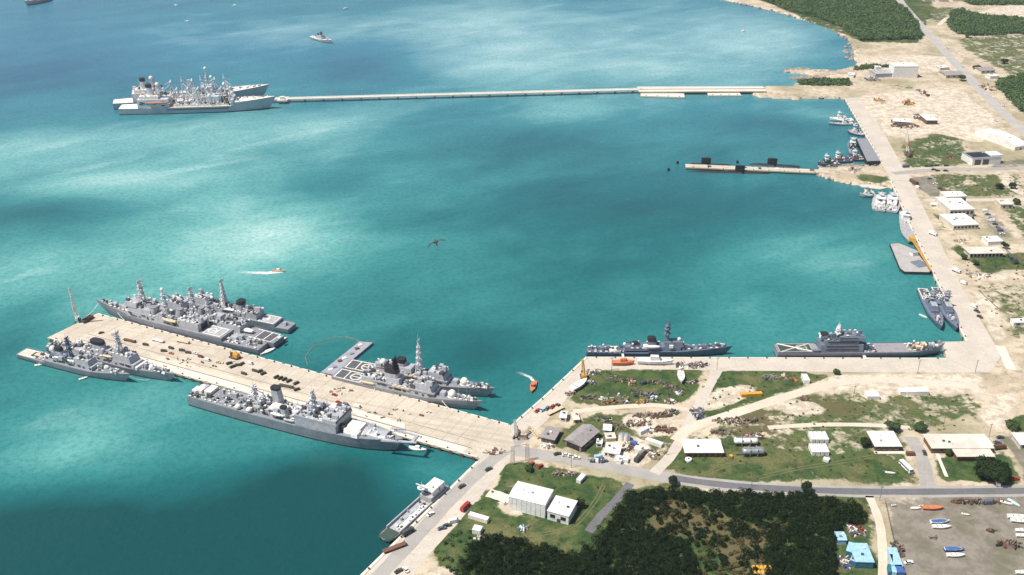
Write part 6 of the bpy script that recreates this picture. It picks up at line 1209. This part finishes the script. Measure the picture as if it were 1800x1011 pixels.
H = [((1146, 731), 34, 4, 60, [rust, brown, timber, dkstl], 'rust brown scrap heap along the yard track'), ((1125, 744), 20, 6, 50, [rust, canvas, timber], 'rusty scrap and pale boards in the yard'), ((1168, 756), 20, 5, 70, [rust, rust, brown], 'reddish rust heap beside the yard road'), ((1178, 726), 16, 5, 30, [dkstl, timber, dkgrn], 'dark gear heap at the track end'), ((1140, 757), 12, 5, 24, [canvas, white, timber], 'pale boards and sheets in the yard centre'),
     ((1215, 643), 30, 5, 90, [dkstl, brown, white, steel], 'dark stacked pontoon gear on the quay'), ((1110, 672), 8, 7, 24, [brown, tan, rust], 'brown timber stack on the yard grass'), ((1072, 708), 12, 3, 24, [yellow, rust, brown], 'yellow machinery heap above the yard track'), ((1100, 707), 9, 3, 16, [white, dkstl, black], 'white and black gear above the yard track'), ((1128, 708), 10, 3, 20, [rust, yellow, dkstl], 'brown and yellow gear above the yard track'), ((1148, 703), 10, 4, 20, [white, steel, dkgrn], 'silver gear above the yard track'), ((1178, 706), 12, 4, 24, [dkstl, canvas, timber], 'dark pipes and cream box at the right end of the yard track'),
     ((1150, 674), 28, 2.5, 40, [dkstl, dkgrn, black], 'black pipe stack on the yard grass'), ((1118, 690), 8, 8, 20, [dkstl, dkgrn], 'dark chain pile left on the yard grass'), ((1140, 694), 22, 3, 36, [dkstl, navyg, black], 'dark pipe stack below the black one on the yard grass'), ((1215, 672), 10, 4, 14, [dkstl, white], 'black and white crates beside the white launch'), ((1196, 692), 8, 4, 14, [steel, dkstl, white], 'grey gear below the white launch'), ((1048, 656), 10, 4, 18, [dkstl, white], 'dark gear behind the yellow crane on the quay'), ((1040, 672), 8, 5, 14, [white, steel], 'pale crates beside the stored white launch'),
     ((1003, 693), 9, 4, 16, [red, navyg, white], 'coloured crates on the slanting quay by the launch'), ((1228, 728), 14, 10, 46, [steel, dkstl, navyg], 'grey steel beams stacked at the road fork'), ((1290, 740), 40, 5, 70, [brown, timber, dkstl], 'long low brown timber heap in the field'), ((1325, 768), 24, 4, 46, [rust, orange, white, dkstl], 'rust and orange scrap behind the tank trailers'), ((1268, 760), 18, 4, 36, [brown, dkgrn, timber], 'dark brush and timber heap behind the open shed'), ((1356, 664), 18, 4, 36, [steel, dkgrn], 'grey green steel racks on the grass by the quay'), ((1380, 664), 5, 6, 14, [tan, rust], 'tan boards beside the steel racks'), ((1415, 702), 10, 3, 18, [rust, brown], 'rust brown pile beside the sandy road'), ((1395, 668), 4, 3, 8, [orange, rust], 'small orange pile by the steel racks'),
     ((1085, 750), 22, 6, 30, [timber, brown, dkgrn], 'weathered planks and brush between workshop and rust heaps'), ((1060, 738), 16, 4, 20, [dkgrn, timber, canvas], 'loose gear under the yard track'), ((1105, 786), 14, 8, 26, [dkstl, brown, timber], 'dark spares beside the white cabin cluster'), ((1150, 800), 10, 8, 22, [brown, timber, canvas], 'timber offcuts along the lower yard road'), ((1090, 668), 26, 6, 30, [timber, dkgrn, brown], 'old frames on the upper yard grass'), ((1180, 682), 14, 6, 24, [dkstl, timber, rust], 'dark frames near the white launch'), ((1035, 700), 16, 5, 20, [dkgrn, timber, dkstl], 'green and dark gear at the left of the yard grass'),
     ((905, 858), 8, 4, 8, [white, timber], 'pale boards on the lawn edge by the quay road'), ((992, 833), 22, 4, 40, [timber, rust, canvas], 'board pile on the lawn below the lower road'), ((921, 930), 8, 4, 16, [lblue, white, navyg], 'pale blue and white wreckage on the lawn'), ((843, 946), 10, 3, 8, [white, timber], 'scattered boards on the lawn by the trees'), ((1047, 810), 14, 4, 26, [dkstl, white, dkgrn], 'dark gear in front of the workshop yard'), ((962, 786), 12, 3, 20, [canvas, timber, white], 'pale boxes in front of the small grey shed'), ((1000, 775), 8, 6, 14, [timber, dkgrn], 'timber stack between the two grey sheds'), ((1110, 745), 8, 6, 16, [white, canvas, dkstl], 'white and cream gear in the upper yard'), ((1080, 700), 26, 8, 18, [white, steel], 'scattered white floats on the yard grass'),
     ((1722, 883), 50, 3, 110, [brown, dkstl, black, rust], 'dark line of scrap along the top of the boat yard'), ((1742, 934), 7, 2, 12, [brown, black], 'small dark heap in the boat yard'), ((1775, 958), 24, 6, 40, [brown, black, rust], 'dark wreckage in the right part of the boat yard'), ((1640, 946), 6, 3, 8, [dkstl, timber], 'small dark debris in the boat yard'), ((1505, 935), 18, 10, 40, [white, dkstl, steel, red], 'white and red oddments beside the blue huts'), ((1482, 990), 10, 14, 24, [canvas, dkstl, blue], 'cream and blue oddments left of the teal store'), ((1578, 965), 8, 14, 26, [brown, dkstl], 'dark scrap along the boat yard fence'),
     ((1547, 178), 10, 4, 30, [yellow, tan], 'yellow equipment pile on the sand, left of two'), ((1596, 182), 9, 4, 30, [yellow, rust], 'yellow equipment pile on the sand, right of two'), ((1624, 165), 6, 6, 14, [rust, dkstl], 'rusty gear on the bare sand'), ((1590, 222), 24, 4, 36, [rust, dkstl, timber], 'rust and timber line below the open sided store'), ((1575, 216), 8, 8, 16, [dkstl, timber], 'dark frames left of the open sided store'), ((1532, 140), 14, 4, 30, [dkgrn, navyg, steel], 'dark gear beside the long low grey shed'), ((1612, 206), 8, 6, 20, [brown, dkstl], 'brown stores behind the small white roofed shed'), ((1668, 277), 7, 2, 12, [rust, brown], 'rust brown pile in the right quay grass'), ((1740, 155), 16, 6, 30, [timber, rust, tan], 'tan and rust stores beside the upper road'),
     ((1720, 485), 24, 4, 26, [canvas, white, timber], 'pale rubble on the grass beside the right quay'), ((1690, 425), 14, 4, 24, [tan, timber, canvas], 'cream pipes in front of the stepped office'), ((1500, 300), 12, 4, 18, [white, dkstl, tan], 'gear on the rocky causeway of the finger pier'), ((600, 688), 20, 5, 10, [timber, canvas], 'boards on the pier beside the frigates'), ((870, 795), 20, 5, 14, [rust, timber], 'rusty plates at the pier root'), ((325, 640), 90, 9, 20, [tan, timber, rust], 'scattered dunnage along the pier'), ((700, 730), 60, 10, 12, [timber, rust], 'scattered dunnage near the pier root')]
for px, rx, ry, n, mts, lb in H: heap('scrap_heap', lb, px, rx, ry, int(n*1.35), mts+[timber], hz=1.8 if px[1] > 320 else 3.2, size=(.8, 3.6) if px[1] > 320 else (2, 7))
# rocks of the shore and the spits
def rocks(label, pxs, n, spread, size):
    rr = random.Random(len(label)); m = MB(); P = [at(x, y, .6) for x, y in pxs]
    for i in range(n):
        k = rr.randrange(len(P)-1); p = P[k].lerp(P[k+1], rr.random()); r = rr.uniform(*size); x, y = p.x+rr.gauss(0, spread), p.y+rr.gauss(0, spread)
        q = len(m.v); m.ball(x, y, rr.uniform(-.2, 1.2), r, r*.55, 6, 4, rx=r*rr.uniform(.7, 1.5))
        for j in range(q, len(m.v)): v = m.v[j]; m.v[j] = (v[0]+rr.uniform(-.25, .25)*r, v[1]+rr.uniform(-.25, .25)*r, v[2]+rr.uniform(-.2, .2)*r)
    o = m.build('rocks', rockm); tag(o, label, None, None, 'stuff')
rocks('boulders along the point of the upper beach', [(1455, 45), (1480, 58), (1500, 72), (1503, 90), (1500, 105)], 120, 6, (1.5, 5)); rocks('rock spit reaching into the bay', [(1378, 124), (1420, 124), (1460, 130), (1500, 132)], 220, 4, (1.5, 4.5)); rocks('lower rock spit by the shore scrub', [(1395, 138), (1420, 137), (1450, 135), (1470, 135)], 120, 3, (1.5, 4)); rocks('boulders along the causeway of the far pier', [(1325, 165), (1380, 169), (1440, 170), (1478, 171)], 110, 3, (1.5, 3.5)); rocks('boulders round the finger pier causeway', [(1440, 306), (1470, 313), (1510, 320), (1560, 326)], 130, 3, (1, 3)); rocks('boulders on the far side of the finger pier causeway', [(1440, 293), (1490, 291), (1540, 291)], 60, 2, (1, 2.5)); rocks('pale rocks strewn under the far beach', [(1290, 3), (1340, 14), (1400, 28), (1450, 44)], 110, 5, (1.5, 4)); rocks('broken stones in the basin corner', [(1657, 602), (1661, 615), (1665, 628)], 40, 1.5, (.8, 1.8))
o = tag(MB().prism([(p.x, p.y) for p in (at(1505, 321, 1), at(1535, 322, 1), at(1562, 329, 1), at(1548, 332, 1), at(1515, 328, 1))], -1, .6).build('beach', cream_road), 'small sand spit beside the finger pier root', None, None, 'structure')

# ------------------------------------------------------------------ vegetation
def leafmat(name, c1, c2):
    m, t, b = nodes_of(name); a = N(t, 'ShaderNodeAttribute', attribute_name='tone').outputs['Fac']; g = N(t, 'ShaderNodeNewGeometry').outputs['Position']
    col = mixc(t, a, c1, c2); col = mixc(t, mth(t, 'MULTIPLY', sstep(t, noise(t, g, .08, 3), .5, .7), .5), col, (c2[0]*1.5, c2[1]*1.15, c2[2]*.9))
    t.links.new(col, b.inputs['Base Color']); b.inputs['Roughness'].default_value = .75; b.inputs['Specular IOR Level'].default_value = .04; return m
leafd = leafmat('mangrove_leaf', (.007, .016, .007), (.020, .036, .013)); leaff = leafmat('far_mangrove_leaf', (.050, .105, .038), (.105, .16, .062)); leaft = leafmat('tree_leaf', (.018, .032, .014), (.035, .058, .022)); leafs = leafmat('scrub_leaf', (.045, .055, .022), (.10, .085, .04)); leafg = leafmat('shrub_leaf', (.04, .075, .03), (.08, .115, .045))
def leaves(centres, radii, nleaf, size, seed, flat=.75):
    "leaf-sized triangles through the outer volume of many crowns; returns verts, tone per vertex"
    g = np.random.default_rng(seed); C = np.repeat(np.asarray(centres, float), nleaf, 0); Rr = np.repeat(np.asarray(radii, float), nleaf); n = len(C)
    d = g.normal(size=(n, 3)); d[:, 2] = np.abs(d[:, 2])*.9-.25; d /= np.linalg.norm(d, axis=1)[:, None]
    lump = 1+.28*np.sin(d[:, 0]*5+C[:, 0])*np.cos(d[:, 1]*5+C[:, 1]); rad = Rr*lump*g.uniform(.55, 1.05, n)
    p = C+d*rad[:, None]*np.array([1, 1, flat]); nr = d+g.normal(size=(n, 3))*.55; nr /= np.linalg.norm(nr, axis=1)[:, None]
    a = np.cross(nr, g.normal(size=(n, 3))); a /= np.linalg.norm(a, axis=1)[:, None]+1e-9; b_ = np.cross(nr, a); s = size*g.uniform(.6, 1.5, n)[:, None]
    V = np.stack([p+a*s, p-a*s*.5+b_*s*.87, p-a*s*.5-b_*s*.87], 1).reshape(-1, 3); tone = np.repeat(np.clip(np.repeat(g.random(len(centres)), nleaf)*.75+g.random(n)*.35, 0, 1), 3)
    return V, tone
def leaf_obj(name, V, tone, mat, parent=None, loc=(0, 0, 0)):
    n = len(V); me = bpy.data.meshes.new(name); me.vertices.add(n); me.vertices.foreach_set('co', V.astype(np.float32).ravel()); me.loops.add(n); me.loops.foreach_set('vertex_index', np.arange(n, dtype=np.int32)); me.polygons.add(n//3); me.polygons.foreach_set('loop_start', np.arange(0, n, 3, dtype=np.int32)); me.update(calc_edges=True)
    a = me.attributes.new('tone', 'FLOAT', 'POINT'); a.data.foreach_set('value', tone.astype(np.float32)); me.materials.append(mat); o = bpy.data.objects.new(name, me); COL.objects.link(o); o.location = loc
    if parent: o.parent = parent
    return o
def thicket(name, label, polys, step, rad, hgt, nleaf, size, mat, seed, keep=1.0, holes=()):
    g = np.random.default_rng(seed); cs = []; rs = []
    for p in polys:
        W_ = gp(p); xs = [q[0] for q in W_]; ys = [q[1] for q in W_]; X, Y = np.meshgrid(np.arange(min(xs), max(xs), step), np.arange(min(ys), max(ys), step)); X = X+g.uniform(-.5, .5, X.shape)*step; Y = Y+g.uniform(-.5, .5, X.shape)*step
        k = inpoly(X, Y, W_) & (g.random(X.shape) < keep)
        for h in holes: k &= ~inpoly(X, Y, gp(h))
        for x, y in zip(X[k], Y[k]):
            r = g.uniform(*rad); cs.append((x, y, GZ+g.uniform(*hgt)-r*.5)); rs.append(r)
    V, t_ = leaves(cs, rs, nleaf, size, seed); return tag(leaf_obj(name, V, t_, mat), label, None, None, 'stuff')
HOLE = [(1128, 892), (1190, 880), (1240, 893), (1300, 915), (1400, 917), (1350, 945), (1345, 1040), (1240, 1040), (1205, 950), (1130, 938)]
thicket('shore_scrub', 'low ragged green brush along the edge of the foreground thicket', [[(760, 975), (800, 935), (830, 930), (815, 985), (800, 1015), (775, 1000)], [(1000, 965), (1050, 930), (1105, 868), (1140, 862), (1090, 915), (1045, 965)], [(1130, 862), (1400, 868), (1520, 885), (1510, 895), (1400, 878), (1140, 868)]], 3.4, (.7, 2.0), (.5, 2.0), 80, .4, leafg, 15, .6)
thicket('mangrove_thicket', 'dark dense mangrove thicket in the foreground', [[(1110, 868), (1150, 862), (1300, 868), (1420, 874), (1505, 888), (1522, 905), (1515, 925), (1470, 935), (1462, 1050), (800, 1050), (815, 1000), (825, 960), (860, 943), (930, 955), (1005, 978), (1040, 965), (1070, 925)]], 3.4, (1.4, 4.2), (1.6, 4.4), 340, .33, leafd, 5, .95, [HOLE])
thicket('scrub', 'brown and olive scrub in the clearing of the foreground thicket', [HOLE], 4.2, (1.0, 2.4), (.8, 2.2), 90, .42, leafs, 6, .6)
thicket('scrub', 'dark bush clumps inside the foreground clearing', [HOLE, [(1100, 880), (1250, 880), (1420, 905), (1420, 940), (1360, 1040), (1180, 1040), (1110, 945)], [(1235, 930), (1290, 925), (1300, 1000), (1250, 1005)], [(1345, 930), (1400, 940), (1400, 1040), (1340, 1040)], [(1130, 930), (1200, 945), (1210, 990), (1150, 1000)]], 3.8, (1.0, 3.0), (1, 3.2), 150, .42, leafd, 8, .30)
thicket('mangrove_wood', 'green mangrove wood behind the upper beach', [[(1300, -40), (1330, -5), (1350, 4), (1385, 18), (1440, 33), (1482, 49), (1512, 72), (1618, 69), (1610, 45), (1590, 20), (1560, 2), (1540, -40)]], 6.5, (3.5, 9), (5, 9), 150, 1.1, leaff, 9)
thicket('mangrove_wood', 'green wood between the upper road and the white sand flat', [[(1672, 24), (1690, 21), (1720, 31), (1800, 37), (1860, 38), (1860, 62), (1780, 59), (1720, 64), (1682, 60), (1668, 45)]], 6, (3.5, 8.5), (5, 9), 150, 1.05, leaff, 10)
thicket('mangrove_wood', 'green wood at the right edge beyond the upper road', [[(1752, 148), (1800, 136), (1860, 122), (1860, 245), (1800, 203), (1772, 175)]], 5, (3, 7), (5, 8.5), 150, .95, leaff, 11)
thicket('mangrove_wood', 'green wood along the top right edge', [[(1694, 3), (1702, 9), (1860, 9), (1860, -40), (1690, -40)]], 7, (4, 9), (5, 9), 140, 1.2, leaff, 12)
thicket('shore_scrub', 'low green scrub between the rock spits and the far pier causeway', [[(1402, 150), (1402, 142), (1490, 140), (1494, 151)], [(1500, 120), (1535, 115), (1565, 118), (1540, 122), (1505, 123)]], 5, (2.5, 4.5), (2, 4.5), 110, .95, leaff, 13, .9)
thicket('grass_tufts', 'tall weeds and tufts scattered over the fields', [[(1042, 654), (1245, 652), (1235, 690), (1200, 708), (1010, 712)], [(1170, 832), (1195, 780), (1400, 700), (1700, 692), (1730, 740), (1610, 765), (1600, 848)], [(860, 870), (900, 820), (1080, 845), (1000, 965), (800, 940)], [(1690, 455), (1830, 445), (1830, 600), (1770, 598), (1705, 500)], [(1640, 306), (1790, 306), (1830, 345), (1660, 348)], [(1585, 268), (1640, 240), (1700, 250), (1710, 290), (1595, 298)], [(1260, 655), (1470, 656), (1300, 715), (1225, 745)]], 7, (.6, 1.5), (.3, .9), 26, .38, leafg, 14, .5)
def tree(label, px, h, r, seed, mat=leaft, nl=900, size=.5, group=None, lobes=9):
    g = random.Random(seed); p = ag(*px); root = empty('tree', p, 0, label, 'tree', group); m = MB(); m.tube((0, 0, -.2), (.2, 0, h*.45), r*.10, r*.065, 7); cs = []; rs = []
    for k in range(lobes):
        a = 2*math.pi*k/lobes+g.random(); rr = r*g.uniform(.15, .68); c_ = (rr*math.cos(a), rr*math.sin(a), h*g.uniform(.5, .82)); cs.append(c_); rs.append(r*g.uniform(.35, .55)); m.tube((.2, 0, h*.4), c_, r*.05, r*.015, 5)
    m.build('trunk', barkm, root); V, t_ = leaves(cs, rs, nl, size, seed, .8); leaf_obj('crown', V, t_, mat, root); return root
tree('big spreading dark tree beside the long cream roofed building', (1738, 840), 9.5, 11.5, 1, nl=1500, size=.45, lobes=15)
TR = [((1416, 868), 7, 4.2, 'dark tree standing proud at the thicket edge by the lower road'), ((1181, 853), 6, 3.2, 'small dark tree alone on the verge by the road fork'), ((1568, 757), 6, 4.5, 'green tree behind the small white roofed building'), ((1615, 757), 5, 5, 'green bush tree between the two flat roofed buildings'), ((1520, 785), 6, 3.4, 'dark tree left of the small white roofed building'), ((1019, 893), 6, 3.0, 'dark tree at the right end of the white annex'), ((1778, 752), 4, 5, 'green bush at the right edge by the sandy track'), ((1665, 800), 4, 2.6, 'small bush beside the footpath of the long building'), ((1757, 332), 6, 4.2, 'round dark tree, left of two in the right quay field'), ((1778, 331), 6, 4.2, 'round dark tree, right of two in the right quay field'), ((1693, 456), 5, 3, 'bush left of the long low cream shed'), ((1713, 466), 5, 3, 'bush in front of the long low cream shed'), ((1765, 437), 6, 3.5, 'dark tree at the right end of the long low cream shed'), ((1786, 359), 5, 4, 'bush beside the tan low shed'), ((1690, 142), 7, 6, 'bush beside the dark roofed house left of the upper road'), ((1716, 124), 7, 6, 'dark bush beside the house on the upper lawn side'), ((1765, 112), 6, 5, 'small dark tree alone on the upper lawn'), ((1470, 657), 3, 3, 'low bush at the grass end by the sandy road'), ((930, 752+75), 3, 3, 'bush at the lawn corner by the pier root'), ((1700, 66), 7, 6, 'tree at the lower edge of the wood on the upper lawn')]
for i, (px, h, r, lb) in enumerate(TR): tree(lb, px, h, r, 20+i, leaft if i in (0, 1, 4, 5, 8, 9, 12, 15, 16) else leafg, 420 if px[1] > 400 else 220, .42 if px[1] > 400 else .8)
# fence along the boat yard
fr = empty('fence', ag(1556, 885), 0, 'wire fence on posts down the left side of the boat yard', 'fence'); a0 = ag(1556, 885); a1 = ag(1590, 1040)
for k in range(22):
    p = a0.lerp(a1, k/21)-a0; MB().tube((p.x, p.y, 0), (p.x, p.y, 2.1), .09, n=5).build('post', dkstl, fr)
for zz in (.8, 1.5, 2.05): MB().tube((0, 0, zz), (a1.x-a0.x, a1.y-a0.y, zz), .05, n=4).build('wire', dkstl, fr)

# ------------------------------------------------------------------ air
hz, t, b = nodes_of('haze'); t.nodes.remove(b); pv = N(t, 'ShaderNodeVolumePrincipled'); pv.inputs['Color'].default_value = (.86, .91, 1.0, 1); pv.inputs['Density'].default_value = .000055; pv.inputs['Anisotropy'].default_value = .3
out = [n for n in t.nodes if n.type == 'OUTPUT_MATERIAL'][0]; t.links.new(pv.outputs[0], out.inputs[1])
HAZE = True
if HAZE:
    o = MB().box(-62000, 62000, -62000, 62000, -6, 410).build('haze', hz); tag(o, 'thin sea haze over the harbour', None, None, 'stuff')
